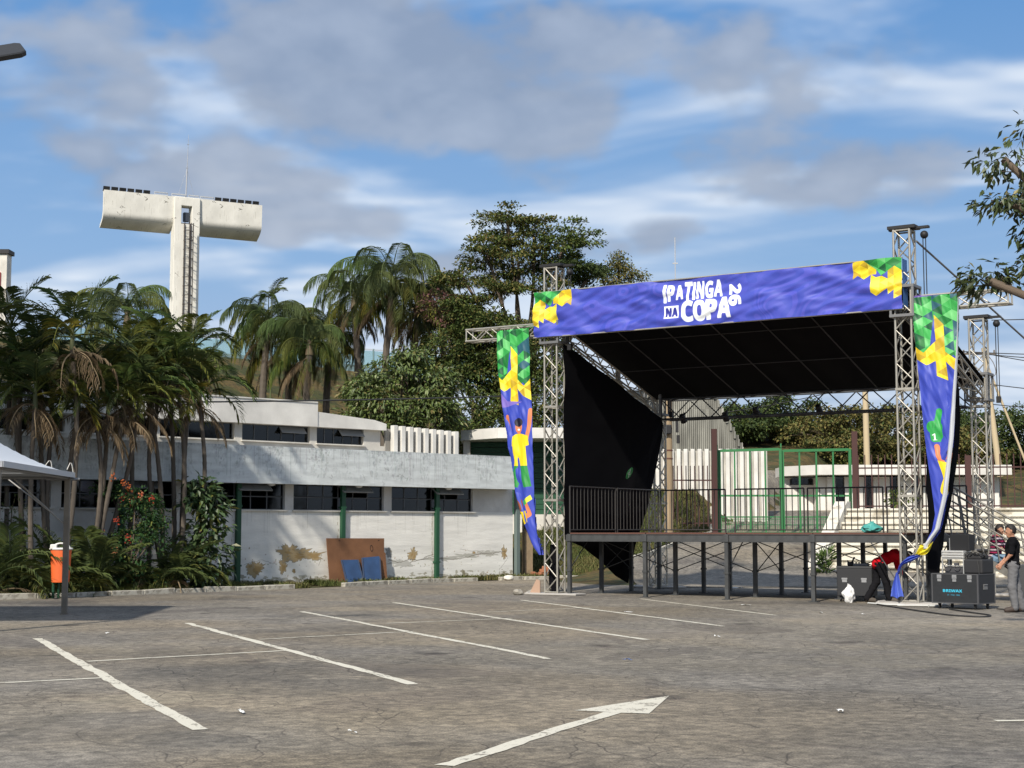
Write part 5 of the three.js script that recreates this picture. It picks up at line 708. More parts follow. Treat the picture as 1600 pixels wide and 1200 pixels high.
// branch tree whose leaves reach in at the right edge
broadTree('overhanging_tree', 'tree reaching in from the right edge with drooping leaf clusters', [10.6, 0, -22], { seed: 16, trunk: 4.6, radius: .2, leaf: .15, more: 1.5, wide: .42, tuft: .24, flat: .8, tw: 44, droop: .9, mat: glossMat, cols: [[.045, .065, .02], [.06, .085, .022], [.035, .05, .018]], alt: OLIVE, clumps: [[-3.45, 7.0, 0, .3, .3, .3, 80], [-3.0, 7.35, .1, .35, .3, .3, 90], [-2.9, 6.75, 0, .35, .35, .3, 110], [-3.35, 6.35, .05, .45, .14, .3, 120], [-2.9, 6.2, 0, .5, .3, .4, 200], [-2.8, 5.75, .1, .4, .3, .4, 150], [-3.1, 5.45, 0, .3, .2, .3, 80], [-3.75, 5.22, 0, .42, .17, .3, 140], [-2.75, 5.1, 0, .3, .3, .3, 80], [-2.7, 4.55, 0, .16, .35, .3, 60], [-1.8, 6.6, 0, .9, .9, .9, 500], [-1.6, 5.4, .1, .8, .6, .8, 350], [0, 7.6, 0, 1.5, 1.0, 1.5, 800], [1.2, 6.4, .3, 1.4, 1, 1.4, 700], [.2, 5.8, .9, 1.2, .8, 1.2, 500]] });
// trees on the slope at the right
{
  const spots = [[14.2, -97, 3.4, 'dense dark tree left of the kiosk slope', 0], [17.2, -99, 4.2, 'dark bare topped tree above the right gate leaf', 0], [20.6, -96, 4.7, 'olive tree with thin twigs above the kiosk', 1], [23.4, -98, 5.0, 'widest olive tree behind the tan utility pole', 1], [26.6, -95, 3.9, 'low olive tree left of the right front tower', 1], [29.6, -100, 5.2, 'dark tree seen through the right front tower', 0], [33.0, -98, 5.4, 'tall dark tree behind the right side banner', 0], [36.0, -97, 5.8, 'dark tree behind the leaning utility pole', 0], [39.6, -99, 6.0, 'dark tree at the right edge behind the power lines', 0], [11.6, -104, 2.6, 'low bush left of all the slope trees', 0], [25.2, -88, 1.7, 'pale bush on the slope beside the lamp post', 2], [19.2, -88, 1.5, 'low bush on the slope right of the gate', 2]];
  spots.forEach(([x0, z0, h0, lab, kind], i) => { const z = kind === 2 ? z0 + 4 : z0 + 11, x = x0 * z / z0; const h = h0 * (kind === 1 ? .7 : .6); const r = rng(200 + i), cl = []; const w = h * 1.1; for (let k = 0; k < 12; k++) { const a = k / 12 * 6.283; cl.push([Math.cos(a) * w * (.25 + .6 * r()), h * (.12 + .68 * r()), Math.sin(a) * w * .55, w * .62, h * .2, w * .5, 420]); } cl.push([0, h * .9, 0, w * .5, h * .16, w * .4, 380]); broadTree(kind === 2 ? 'slope_bush' : 'slope_tree', lab, [x, hill(x, z) - .05, z], { seed: 210 + i, trunk: h * .4, radius: .1, leaf: .2, more: 2, wide: .6, tuft: .5, flat: .6, tw: 16, cols: [DARK, OLIVE, GREEN][kind], alt: [GREEN, DARK, OLIVE][kind], group: 'trees on the right hand slope', clumps: cl, cat: kind === 2 ? 'bush' : 'tree' }); });
}
// tall trees outside the frame on the left: they shade the palm bed
for (const [x, z, s, lab] of [[-17.7, -31.4, 31, 'tall street tree in the bed left of the palm clump'], [-21.2, -30.1, 32, 'tall street tree farther left along the kerb']]) { const r = rng(s), cl = []; for (let k = 0; k < 15; k++) { const a = r() * 6.283; cl.push([Math.cos(a) * 2.6 * r(), 8 + r() * 6.6, Math.sin(a) * 2.6 * r(), 2.0, 1.2, 2.0, 800]); } broadTree('street_tree', lab, [x, 0, z], { seed: s + 300, trunk: 7.5, radius: .3, leaf: .42, wide: .6, tuft: .8, flat: .6, tw: 14, cols: GREEN, clumps: cl, group: 'street trees left of the lot' }); }

// ---------- palms ----------
function frondGeo({ len, up, bend, pairs, leaf: ll, wid, vee, droop, seed, cols, start = .16, ragged = 0 }) {
  const r = rng(seed), L = new Leaves(), N = 22, pts = [V(0, 0, 0)], tan = []; let x = 0, y = 0;
  for (let i = 0; i <= N; i++) { const t = i / N, a = up - bend * Math.pow(t, 1.25); tan.push(V(Math.cos(a), Math.sin(a), 0)); if (i < N) { x += Math.cos(a) * len / N; y += Math.sin(a) * len / N; pts.push(V(x, y, .02 * Math.sin(t * 7 + seed))); } }
  const stemC = pick(r, cols, .1).map((c) => c * 1.25), at = (t) => { const q = t * N, i = Math.min(N - 1, Math.floor(q)); return pts[i].clone().lerp(pts[i + 1], q - i); };
  for (let i = 0; i < N; i++) { const w = mix(.028, .006, i / N), A = pts[i], B = pts[i + 1], s = V(0, 0, w), u = V(-tan[i].y, tan[i].x, 0).multiplyScalar(w); for (const [p, q] of [[s, u], [u, s.clone().negate()], [s.clone().negate(), u.clone().negate()], [u.clone().negate(), s]]) { const a = A.clone().add(p), b = A.clone().add(q), c = B.clone().add(p), d = B.clone().add(q); L.tri(a, b, d, stemC); L.tri(a, d, c, stemC); } }
  for (let k = 0; k < pairs; k++) for (const sd of [-1, 1]) {
    const t = start + (1 - start) * (k + r() * .6) / pairs; if (r() < ragged) continue;
    const o = at(Math.min(t, .999)), i = Math.min(N, Math.floor(t * N)), T = tan[i], U = V(-T.y, T.x, 0), l = ll * (.55 + .45 * Math.sin(Math.PI * clamp(.12 + t * .86))) * (.85 + r() * .3), w = wid * (.8 + r() * .4), fw = mix(.45, 1.0, t);
    const d1 = T.clone().multiplyScalar(fw).add(V(0, 0, sd * .95)).addScaledVector(U, vee * (.7 + r() * .6)).normalize(), d2 = d1.clone().add(V(0, -droop * (.8 + r() * .5), 0)).normalize(), d3 = d2.clone().add(V(0, -droop * 1.2, 0)).normalize();
    const a = o.clone().addScaledVector(d1, l * .4), b = a.clone().addScaledVector(d2, l * .35), c = b.clone().addScaledVector(d3, l * .3), s = U.clone().cross(d1).cross(d1).multiplyScalar(-1).normalize().lerp(T, .5).normalize().multiplyScalar(w * .5), col = pick(r, cols, .25), B1 = b.clone().add(s.clone().multiplyScalar(.7)), B2 = b.clone().addScaledVector(s, -.7), A1 = a.clone().add(s), A2 = a.clone().sub(s);
    L.tri(o, A1, A2, col); L.tri(A1, B1, A2, col); L.tri(A2, B1, B2, col); L.tri(B1, c, B2, col);
  }
  return L.build();
}
const PALM = [[.065, .09, .024], [.085, .105, .026], [.05, .075, .022]], PALMY = [[.15, .145, .03], [.12, .125, .028]], DEAD = [[.16, .11, .06], [.12, .085, .05], [.20, .15, .09]];
const areca = { up: [1.35, 1.1, .85, .55, .2], set: [] };
for (let k = 0; k < 10; k++) areca.set.push(frondGeo({ len: 1.75 + (k % 3) * .18, up: [1.38, 1.1, .9, .6, .3, 1.2, 1.0, .75, .45, .1][k], bend: [.8, 1.45, 1.75, 1.9, 1.8, 1.1, 1.6, 2.0, 1.8, 1.5][k], pairs: 40, leaf: .56, wid: .044, vee: .5, droop: .38, seed: 60 + k, cols: k === 4 || k === 8 ? PALM.concat(PALMY) : PALM }));
const arecaDead = [0, 1, 2].map((k) => frondGeo({ len: 1.6, up: [-.2, -.5, .1][k], bend: [1.2, 1.0, 1.7][k], pairs: 32, leaf: .46, wid: .036, vee: .1, droop: .8, seed: 80 + k, cols: DEAD, ragged: .25 }));
const queen = [...Array(8)].map((_, k) => frondGeo({ len: 2.6 + (k % 3) * .3, up: [1.35, 1.1, .85, .55, .15, 1.2, .4, -.2][k], bend: [2.1, 2.4, 2.5, 2.4, 2.0, 2.3, 2.1, 1.3][k], pairs: 62, leaf: 1.1, wid: .034, vee: -.35, droop: 1.9, ragged: .12, seed: 90 + k, cols: k > 5 ? PALM.concat(PALMY) : [[.085, .115, .045], [.105, .135, .05], [.07, .095, .04]] }));
const queenDead = [0, 1].map((k) => frondGeo({ len: 2.6, up: [-.5, -.9][k], bend: [.9, .6][k], pairs: 54, leaf: .7, wid: .04, vee: 0, droop: .9, seed: 105 + k, cols: k ? PALMY.concat(DEAD) : DEAD }));
const tints = [[1, 1, 1], [1.3, 1.2, 1.0], [.75, .82, .85], [1.5, 1.25, .8], [.9, 1.05, .8]].map((c) => { const m = leafMat.clone(); m.color = lin(...c); return m; });
const palmBark = std([.115, .095, .075], .95, bump(4, .01));
function palm(name, label, base, top, o) {
  const t = thing(name, label, 'palm', base, 0, o.group), r = rng(o.seed), T = V(top[0] - base[0], top[1] - base[1], top[2] - base[2]), bow = V((r() - .5) * .5, 0, (r() - .5) * .3);
  const cv = new THREE.CatmullRomCurve3([V(0, -.2, 0), T.clone().multiplyScalar(.33).add(bow), T.clone().multiplyScalar(.68).add(bow), T]), g = new THREE.TubeGeometry(cv, 72, 1, 9), p = g.attributes.position;
  for (let i = 0; i < p.count; i++) { const ring = Math.floor(i / 10) / 72, c = cv.getPoint(ring), R = o.r * mix(1.12, .82, ring) * (1 + .09 * ((Math.floor(i / 10)) % 3 === 0 ? 1 : 0)); p.setXYZ(i, c.x + (p.getX(i) - c.x) * R, c.y + (p.getY(i) - c.y) * R, c.z + (p.getZ(i) - c.z) * R); } g.computeVertexNormals();
  part('trunk', g, palmBark, t);
  const shaft = new THREE.CylinderGeometry(o.r * .6, o.r * 1.15, o.shaft, 9).translate(T.x, T.y + o.shaft * .4, T.z); part('crownshaft', shaft, std(o.shaftCol ?? [.09, .10, .04], .7), t);
  for (let i = 0; i < o.n; i++) { const k = i / o.n, g2 = o.set[Math.min(o.set.length - 1, Math.floor(k * o.set.length))], f = part('frond', g2, tints[Math.floor(r() * 5)], t); f.position.set(T.x, T.y + o.shaft * (.75 - k * .35), T.z); f.rotation.y = i * 2.4 + r() * .5; f.rotation.z = (r() - .5) * .25; f.scale.setScalar(o.s * (.85 + r() * .3)); }
  for (let i = 0; i < o.dead; i++) { const f = part('dead_frond', o.deadSet[i % o.deadSet.length], leafMat, t); f.position.set(T.x, T.y + .05 - r() * .2, T.z); f.rotation.y = r() * 6.28; f.scale.setScalar(o.s * (.8 + r() * .35)); }
  return t;
}
const px = (x, d) => (x - 800) / 2405 * d, hy = (y, d) => 1.62 + (828 - y) / 2405 * d;   // bearings noted from the photograph -> metres
const arecaOrder = [0, 5, 1, 6, 2, 7, 3, 8, 4, 9].map((k) => areca.set[k]);
[[40, 38.8, 18, 590, 'slender palm nearest the left edge, its trunk leaning left', 0], [50, 39.3, 27, 545, 0, 0], [57, 38.3, 50, 585, 'palm with a bright green spear leaf in front of the left clump', .05], [84, 39.4, 56, 525, 0, 0], [86, 39.7, 78, 610, 0, 0], [97, 38.6, 106, 492, 'tallest slender palm of the clump, standing clear above the others', .1], [110, 39.4, 118, 590, 0, 0], [133, 39.4, 146, 595, 0, 0], [148, 40, 166, 570, 0, 0], [145, 39.6, 190, 600, 0, 0], [143, 40, 214, 585, 'slender palm whose trunk leans furthest right behind the flowering shrub', 0], [257, 41.2, 224, 560, 'slender palm with the strongest leftward lean right of the flowering shrub', 0], [267, 41, 234, 592, 0, 0], [276, 41.6, 262, 555, 0, 0], [279, 41.3, 272, 545, 0, 0], [301, 41.8, 309, 585, 'rightmost slender palm of the clump with a bare straight trunk', 0], [14, 39.6, 8, 488, 'tall slender palm at the very left edge', 0], [200, 41, 196, 530, 0, 0], [236, 42, 246, 528, 0, 0], [287, 42.4, 296, 520, 0, 0]].forEach(([bx, d, tx, ty, lab, extra], i) => palm('slender_palm', lab || 'slender multi stemmed palm inside the dense clump before the white building', [px(bx, d), 0, -d], [px(tx, d), hy(ty, d) - .8, -d - .1], { seed: 400 + i, r: .062, shaft: .6, n: 10, set: arecaOrder, deadSet: arecaDead, dead: 4 + i % 3, s: .82 + extra, group: 'slender palms in the bed' }));
[[412, 70, 512, 'leftmost drooping palm on the grass bank'], [440, 71, 535, 'low drooping palm second from the left on the bank'], [478, 69, 545, 'drooping palm third from the left on the bank'], [512, 72, 530, 'dark drooping palm left of the two tall ones'], [548, 70, 470, 'second tallest drooping palm on the bank'], [607, 70, 447, 'tallest drooping palm on the bank'], [648, 71, 480, 'drooping palm just right of the tallest one'], [688, 72, 530, 'rightmost dark drooping palm on the bank'], [190, 62, 500, 'drooping palm showing above the slender palm clump']].forEach(([x, d, y, lab], i) => { const X = px(x, d), b = hill(X, -d); palm('drooping_palm', lab, [X, b, -d], [X + .1, hy(y, d) - .2, -d], { seed: 500 + i, r: .17, shaft: .7, n: 27, set: queen, deadSet: queenDead, dead: 4, s: .85 + (i === 5 ? .18 : 0), group: 'drooping palms on the bank', shaftCol: [.16, .12, .07] }); });
{ // spear shoot of a young palm among them
  const X = px(421, 69), t = thing('young_palm', 'thin young palm shoot rising above the leftmost drooping palms', 'palm', [X, hill(X, -69), -69]); const h = hy(462, 69) - hill(X, -69); part('stem', bar([0, 0, 0], [0, h, 0], .05, 6, .03), std([.10, .12, .05], .8), t); for (let i = 0; i < 6; i++) { const f = part('frond', areca.set[i], leafMat, t); f.position.y = h - .1; f.rotation.y = i * 1.1; f.scale.setScalar(.62); }
}
// ---------- planting bed ----------
const palmShrub = (lab, x, z, n, s, seed) => { const t = thing('palm_shrub', lab, 'shrub', [x, 0, z], 0, 'low palm shrubs'), r = rng(seed); for (let i = 0; i < n; i++) { const f = part('frond', i % 6 === 5 ? arecaDead[i % 3] : areca.set[Math.floor(r() * 10)], leafMat, t); f.position.set((r() - .5) * .8, r() * .45, (r() - .5) * .8); f.rotation.y = r() * 6.28; f.scale.setScalar(s * (.7 + r() * .5)); } };
palmShrub('low palm shrub at the far left behind the litter bin', px(28, 38), -38, 26, .9, 601); palmShrub('low palm shrub directly behind the litter bin', px(88, 38.6), -38.6, 26, .92, 602); palmShrub('low palm shrub right of the litter bin', px(138, 39.2), -39.2, 26, .9, 603); palmShrub('low palm shrub at the foot of the right palm trunks', px(268, 40.8), -40.8, 22, .75, 604); palmShrub('low palm shrub at the left frame edge', px(-6, 37.2), -37.2, 22, .9, 605); palmShrub('small palm shrub under the flowering shrub', px(235, 40.3), -40.3, 14, .6, 606);
const shrub = (name, lab, x, z, o) => broadTree(name, lab, [x, 0, z], { cat: 'shrub', trunk: .6, radius: .05, tuft: .22, flat: .7, tw: 46, ...o });
{
  const cl = []; const r = rng(71); for (let k = 0; k < 13; k++) cl.push([(r() - .5) * 1.3, .35 + k * .19, (r() - .5) * .7, .52, .26, .45, 420]);
  const s = shrub('flowering_shrub', 'tall green shrub with red and orange flower sprays before the wall', px(206, 40.1), -40.1, { seed: 72, leaf: .10, wide: .55, cols: [[.028, .075, .02], [.04, .095, .028], [.022, .06, .02]], alt: GREEN, clumps: cl });
  const petal = new THREE.IcosahedronGeometry(.019, 0), fm = [std([.34, .04, .015], .6), std([.38, .09, .02], .6), std([.40, .15, .07], .6)];
  for (let i = 0; i < 13; i++) { const sp = [], y = i < 8 ? 2.2 + r() * .8 : .7 + r() * 1.5, x = (r() - .5) * 1.5, z = .1 + r() * .45; for (let q = 0; q < 16; q++) sp.push(petal.clone().scale(.7 + r() * .8, .7 + r() * .6, .7 + r() * .6).translate(x + (r() - .5) * .15, y + (r() - .5) * .15 + .12 * r(), z + (r() - .5) * .13)); part('flower_spray', merge(sp), fm[i % 3], s, 'stuff'); }
}
shrub('leafy_shrub', 'tall big leaved shrub left of the first green downpipe', px(318, 41.7), -41.7, { seed: 73, leaf: .24, wide: .52, tuft: .26, droop: .7, mat: glossMat, cols: [[.03, .065, .022], [.045, .085, .028], [.06, .10, .03]], alt: PALMY, clumps: [[0, 2.75, 0, .42, .24, .35, 150], [-.2, 2.4, 0, .45, .3, .35, 170], [.3, 2.3, .05, .35, .3, .35, 130], [.1, 1.9, 0, .4, .25, .35, 110], [.38, 1.6, .05, .3, .25, .3, 80], [-.2, 1.4, 0, .5, .35, .4, 170], [.2, 1.1, .1, .5, .3, .4, 180], [-.1, .7, .1, .6, .35, .4, 200], [.25, .4, .15, .5, .3, .4, 160], [-.6, .5, .2, .4, .3, .35, 120]] });
shrub('leafy_shrub', 'sparse twiggy shrub above the low palms at the left edge', px(20, 38.8), -38.8, { seed: 74, leaf: .09, cols: DARK, clumps: [[0, 2.2, 0, .5, .3, .3, 90], [.3, 1.8, 0, .4, .3, .3, 80], [-.4, 1.7, 0, .4, .4, .3, 90]] });
shrub('agave_bush', 'small bright green bush beside the white steps', px(1288, 48.6), -48.6, { seed: 75, leaf: .4, wide: .16, tuft: .12, droop: -.8, trunk: .2, cols: [[.09, .14, .03], [.06, .11, .025]], clumps: [[0, .75, 0, .12, .12, .12, 60], [0, .4, 0, .2, .2, .2, 60]] });
shrub('fence_bush', 'small green bush on the steps at the fence foot', px(1400, 54.6), -54.6, { seed: 76, leaf: .14, trunk: 2.5, cols: GREEN, clumps: [[0, 2.75, 0, .3, .2, .25, 160], [.35, 2.65, 0, .25, .15, .2, 110]] });
// grass of the verge and along the wall
{
  const r = rng(88), L = new Leaves(); for (let i = 0; i < 5; i++) { const a = i * 1.3, d = V(Math.cos(a) * .35, 1, Math.sin(a) * .35).normalize(), s = V(-Math.sin(a), 0, Math.cos(a)).multiplyScalar(.008), o = V(Math.cos(a) * .03, 0, Math.sin(a) * .03), m = o.clone().addScaledVector(d, .09), t = m.clone().addScaledVector(d, .05).add(V(Math.cos(a) * .04, -.01, Math.sin(a) * .04)), c = [1, 1, 1]; L.tri(o.clone().add(s), o.clone().sub(s), m.clone().add(s), c); L.tri(o.clone().sub(s), m.clone().sub(s), m.clone().add(s), c); L.tri(m.clone().add(s), m.clone().sub(s), t, c); }
  const tuft = L.build(), gm = std([1, 1, 1], .9, { side: THREE.DoubleSide }), spots = [];
  for (let i = 0; i < 16000; i++) { const x = -1.2 + r() * 9.2, z = -50.3 - r() * 12, k = kerbAtZ(Math.max(z, -62)); if (z > kerbAt(x) - .15 || x > k - .1) continue; if ((x + 7.92) * .669 + (z + 44.32) * .743 < .1 && x < .4) continue; spots.push([x, Math.max(hill(x, z), -.01), z]); }
  for (let i = 0; i < 9000; i++) { const t = r(), n = Math.pow(r(), 1.6) * 2.4 + .05, x = mix(-7.9, -.1, t) + .669 * n, z = mix(-44.3, -51.4, t) + .743 * n; if (z > kerbAt(x) - .2) continue; if (vn3(x * 1.3, 2, z * 1.3) < (t < .35 ? .25 : -.25)) continue; spots.push([x, -.01, z]); }
  for (let i = 0; i < 9000; i++) { const x = -16 + r() * 9, z = kerbAt(x) - .25 - r() * 4.2; if ((x + 7.92) * .669 + (z + 44.32) * .743 < .1) continue; if (vn3(x, 5, z) < -.2) continue; spots.push([x, -.01, z]); }
  for (let i = 0; i < 0; i++) { const x = -20 + r() * 22, z = -62 - r() * 26, h = hill(x, z); spots.push([x, h, z, 2.2]); }
  const im = new THREE.InstancedMesh(tuft, gm, spots.length), m4 = new THREE.Matrix4(), q = new THREE.Quaternion(), col = new THREE.Color();
  spots.forEach(([x, y, z, k = 1], i) => { q.setFromAxisAngle(V(0, 1, 0), r() * 6.28); const s = (.6 + r() * .9) * k; m4.compose(V(x, y, z), q, V(s, s * (.7 + r() * .6), s)); im.setMatrixAt(i, m4); const d = vn3(x * .7, 1, z * .7) > 0 ? r() * .9 : r() * .35; col.setRGB(mix(.075, .19, d), mix(.105, .155, d), mix(.022, .06, d)); im.setColorAt(i, col); });
  im.name = 'grass'; im.userData.kind = 'stuff'; tag(im, 'rough grass on the verge, under the wall and on the bank', 'grass'); scene.add(im);
}

// ---------- people ----------
function skinMesh(bones, grow, h, k = .035) {                         // one smooth surface round tapered bones (surface nets)
  const lo = [1e9, 1e9, 1e9], hi = [-1e9, -1e9, -1e9]; for (const [a, b, ra, rb] of bones) for (let i = 0; i < 3; i++) { lo[i] = Math.min(lo[i], a[i] - ra - grow, b[i] - rb - grow); hi[i] = Math.max(hi[i], a[i] + ra + grow, b[i] + rb + grow); }
  const n = [0, 1, 2].map((i) => Math.ceil((hi[i] - lo[i]) / h) + 5), o = lo.map((v) => v - 2 * h), F = new Float32Array(n[0] * n[1] * n[2]), id = (x, y, z) => (z * n[1] + y) * n[0] + x;
  const B = bones.map(([a, b, ra, rb]) => { const d = [b[0] - a[0], b[1] - a[1], b[2] - a[2]]; return [a, d, d[0] * d[0] + d[1] * d[1] + d[2] * d[2] || 1e-9, ra + grow, rb + grow]; });
  for (let z = 0; z < n[2]; z++) for (let y = 0; y < n[1]; y++) for (let x = 0; x < n[0]; x++) {
    const p = [o[0] + x * h, o[1] + y * h, o[2] + z * h]; let s = 1;
    for (const [a, d, dd, ra, rb] of B) { const e = [p[0] - a[0], p[1] - a[1], p[2] - a[2]], t = clamp((e[0] * d[0] + e[1] * d[1] + e[2] * d[2]) / dd), q = Math.hypot(e[0] - d[0] * t, e[1] - d[1] * t, e[2] - d[2] * t) - mix(ra, rb, t), u = clamp(.5 + .5 * (s - q) / k); s = mix(s, q, u) - k * u * (1 - u); }
    F[id(x, y, z)] = s;
  }
  const vid = new Int32Array(F.length).fill(-1), pos = [], idx = [];
  for (let z = 0; z < n[2] - 1; z++) for (let y = 0; y < n[1] - 1; y++) for (let x = 0; x < n[0] - 1; x++) {
    let c = [0, 0, 0], m = 0; const g = (i) => F[id(x + (i & 1), y + (i >> 1 & 1), z + (i >> 2))];
    for (let i = 0; i < 8; i++) for (const b of [1, 2, 4]) if (!(i & b)) { const j = i | b, A = g(i), C = g(j); if ((A < 0) !== (C < 0)) { const t = A / (A - C); for (let q = 0; q < 3; q++) c[q] += ((i >> q) & 1) + ((j >> q & 1) - (i >> q & 1)) * t; m++; } }
    if (m) { vid[id(x, y, z)] = pos.length / 3; pos.push(o[0] + (x + c[0] / m) * h, o[1] + (y + c[1] / m) * h, o[2] + (z + c[2] / m) * h); }
  }
  const st = [1, n[0], n[0] * n[1]];
  for (let z = 1; z < n[2] - 1; z++) for (let y = 1; y < n[1] - 1; y++) for (let x = 1; x < n[0] - 1; x++) { const i = id(x, y, z); for (let a = 0; a < 3; a++) { if ((F[i] < 0) === (F[i + st[a]] < 0)) continue; const u = st[(a + 1) % 3], v = st[(a + 2) % 3], q = [vid[i], vid[i - u], vid[i - u - v], vid[i - v]]; if (q.some((w) => w < 0)) continue; if (F[i] < 0) idx.push(q[0], q[1], q[2], q[0], q[2], q[3]); else idx.push(q[0], q[2], q[1], q[0], q[3], q[2]); } }
  const g = new THREE.BufferGeometry(); g.setAttribute('position', new THREE.Float32BufferAttribute(pos, 3)); g.setIndex(idx); g.computeVertexNormals(); return g;
}
function hand(w, dir, side, curl) {                                   // palm, four fingers of unequal length, thumb from the side of the palm
  const D = V(...dir).normalize(), S = V(...side).normalize(), N = D.clone().cross(S).normalize(), W = V(...w), at = (a, b, c) => W.clone().addScaledVector(D, a).addScaledVector(S, b).addScaledVector(N, c).toArray(), out = [[at(0, 0, 0), at(.075, .016, 0), .022, .02], [at(0, 0, 0), at(.075, -.018, 0), .022, .019]];
  [[.028, .066], [.009, .078], [-.01, .072], [-.028, .056]].forEach(([s, l]) => { const k = at(.082, s, 0), m = at(.082 + l * .55 * Math.cos(curl), s, l * .55 * Math.sin(curl)), e = at(.082 + l * (.55 * Math.cos(curl) + .45 * Math.cos(curl * 2.2)), s, l * (.55 * Math.sin(curl) + .45 * Math.sin(curl * 2.2))); out.push([at(.07, s, 0), k, .0095, .009], [k, m, .009, .0085], [m, e, .0085, .0075]); });
  out.push([at(.022, .02, 0), at(.052, .048, .012), .013, .0105], [at(.052, .048, .012), at(.082, .056, .026), .0105, .009]); return out;
}
const cloth = (c, more = {}) => new THREE.MeshPhysicalMaterial({ color: lin(...c), roughness: .95, specularIntensity: .15, ...bump(3, .004), ...more });
function person(label, pos, turn, J, look) {
  const t = thing('person', label, 'person', pos, turn), sk = std(look.skin, .6), headDir = V(...J.face).normalize(), HC = V(...J.head), upv = HC.clone().sub(V(...J.neck)).normalize(), sd = upv.clone().cross(headDir).normalize(), fwd = sd.clone().cross(upv).normalize(), H = (x, y, z) => HC.clone().addScaledVector(sd, x).addScaledVector(upv, y).addScaledVector(fwd, z).toArray();
  const limbs = [], torso = [[J.pelvis, J.waist, .115, .105], [J.waist, J.chest, .105, .125], [[J.pelvis[0] - .06, J.pelvis[1], J.pelvis[2]], [J.pelvis[0] + .06, J.pelvis[1], J.pelvis[2]], .11, .11], [J.chest, J.shL, .10, .062], [J.chest, J.shR, .10, .062], [J.chest, J.neck, .085, .055]], legs = [], up = [], fore = [], feet = [], hands = [];
  for (const s of ['L', 'R']) {
    up.push([J['sh' + s], J['el' + s], .056, .043]); fore.push([J['el' + s], J['wr' + s], .042, .027]); legs.push([J['hip' + s], J['kn' + s], .088, .058], [J['kn' + s], J['an' + s], .058, .038]); feet.push([J['an' + s], J['toe' + s], .042, .036], [J['an' + s].map((v, i) => v - (i === 1 ? .03 : 0)), J['toe' + s].map((v, i) => v - (i === 1 ? .006 : 0)), .04, .034]);
    const d = V(...J['wr' + s]).sub(V(...J['el' + s])).normalize(), side = d.clone().cross(V(s === 'L' ? 1 : -1, 0, 0)).normalize(); hands.push(...hand(V(...J['wr' + s]).addScaledVector(d, .02).toArray(), d.toArray(), side.toArray(), .55));
  }
  const neck = [[J.neck, H(0, -.05, -.01), .052, .05]], head = [[H(0, .045, -.015), H(0, -.01, 0), .088, .082], [H(0, -.03, .02), H(0, -.075, .045), .062, .045], [H(0, .0, .09), H(0, -.025, .112), .011, .016], [H(-.083, -.01, -.01), H(-.088, .012, -.015), .017, .02], [H(.083, -.01, -.01), H(.088, .012, -.015), .017, .02], [H(-.03, .022, .076), H(.03, .022, .076), .018, .018], [H(-.02, -.055, .082), H(.02, -.055, .082), .011, .011]];
  const body = [...torso, ...up, ...fore, ...legs, ...feet, ...neck];
  const geo = mergeGeometries([skinMesh(body, -.004, .018), skinMesh(head.concat(neck), 0, .008, .02), skinMesh(hands.concat(fore.map(([a, b, p, q]) => [V(...a).lerp(V(...b), .85).toArray(), b, mix(p, q, .85), q])), 0, .006, .008)]); part('body', geo, sk, t);
  const cutF = (f) => fore.map(([a, b, p, q]) => [a, V(...a).lerp(V(...b), f).toArray(), p, mix(p, q, f)]), upC = look.sleeve >= 1 ? [...up, ...cutF(look.sleeve - 1)] : up.map(([a, b, p, q]) => [a, V(...a).lerp(V(...b), look.sleeve).toArray(), p, mix(p, q, look.sleeve)]);
  const shirt = skinMesh([...torso.slice(0, 5), ...upC], .018, .016, .04); if (look.stripes) { const p = shirt.attributes.position, c = new Float32Array(p.count * 3); for (let i = 0; i < p.count; i++) { const s = Math.floor(p.getY(i) / .032 + 20) % 4, q = look.stripes[s]; c.set(q, i * 3); } shirt.setAttribute('color', new THREE.BufferAttribute(c, 3)); }
  const crease = (g, k) => { const p = g.attributes.position, n = g.attributes.normal; for (let i = 0; i < p.count; i++) { const d = k * (fbm3(p.getX(i) * 9, p.getY(i) * 14, p.getZ(i) * 9 + k * 90, 3) + .6 * vn3(p.getX(i) * 22, p.getY(i) * 34, p.getZ(i) * 22)); p.setXYZ(i, p.getX(i) + n.getX(i) * d, p.getY(i) + n.getY(i) * d, p.getZ(i) + n.getZ(i) * d); } g.computeVertexNormals(); return g; };
  part('shirt', crease(shirt, .016), cloth(look.stripes ? [1, 1, 1] : look.shirt, { vertexColors: !!look.stripes }), t);
  part('trousers', crease(skinMesh([torso[2], [J.pelvis, J.waist.map((v, i) => mix(J.pelvis[i], v, .4)), .112, .108], ...legs.map(([a, b, p, q], i) => i % 2 ? [a, V(...a).lerp(V(...b), look.leg ?? 1).toArray(), p + .008, q + .016] : [a, b, p, q + .006])], .016, .017), .010), cloth(look.trousers), t);
  for (let i = 0; i < 2; i++) part('shoe', skinMesh(feet.slice(i * 2, i * 2 + 2), .008, .012), std(look.shoes, .7), t);
  part('hair', skinMesh([[H(0, .062, -.03), H(0, .035, -.045), .088, .085], [H(0, .085, .01), H(0, .09, .045), .065, .035], [H(-.05, .03, -.035), H(-.06, -.01, -.04), .045, .03], [H(.05, .03, -.035), H(.06, -.01, -.04), .045, .03], [H(0, .0, -.07), H(0, -.05, -.06), .04, .03]], 0, .010, .03), std([.012, .009, .008], .7), t);
  for (const s of [-1, 1]) part('eye', new THREE.SphereGeometry(.011, 8, 6).translate(...H(s * .031, .008, .084)), std([.02, .015, .012], .3), t);
  return t;
}
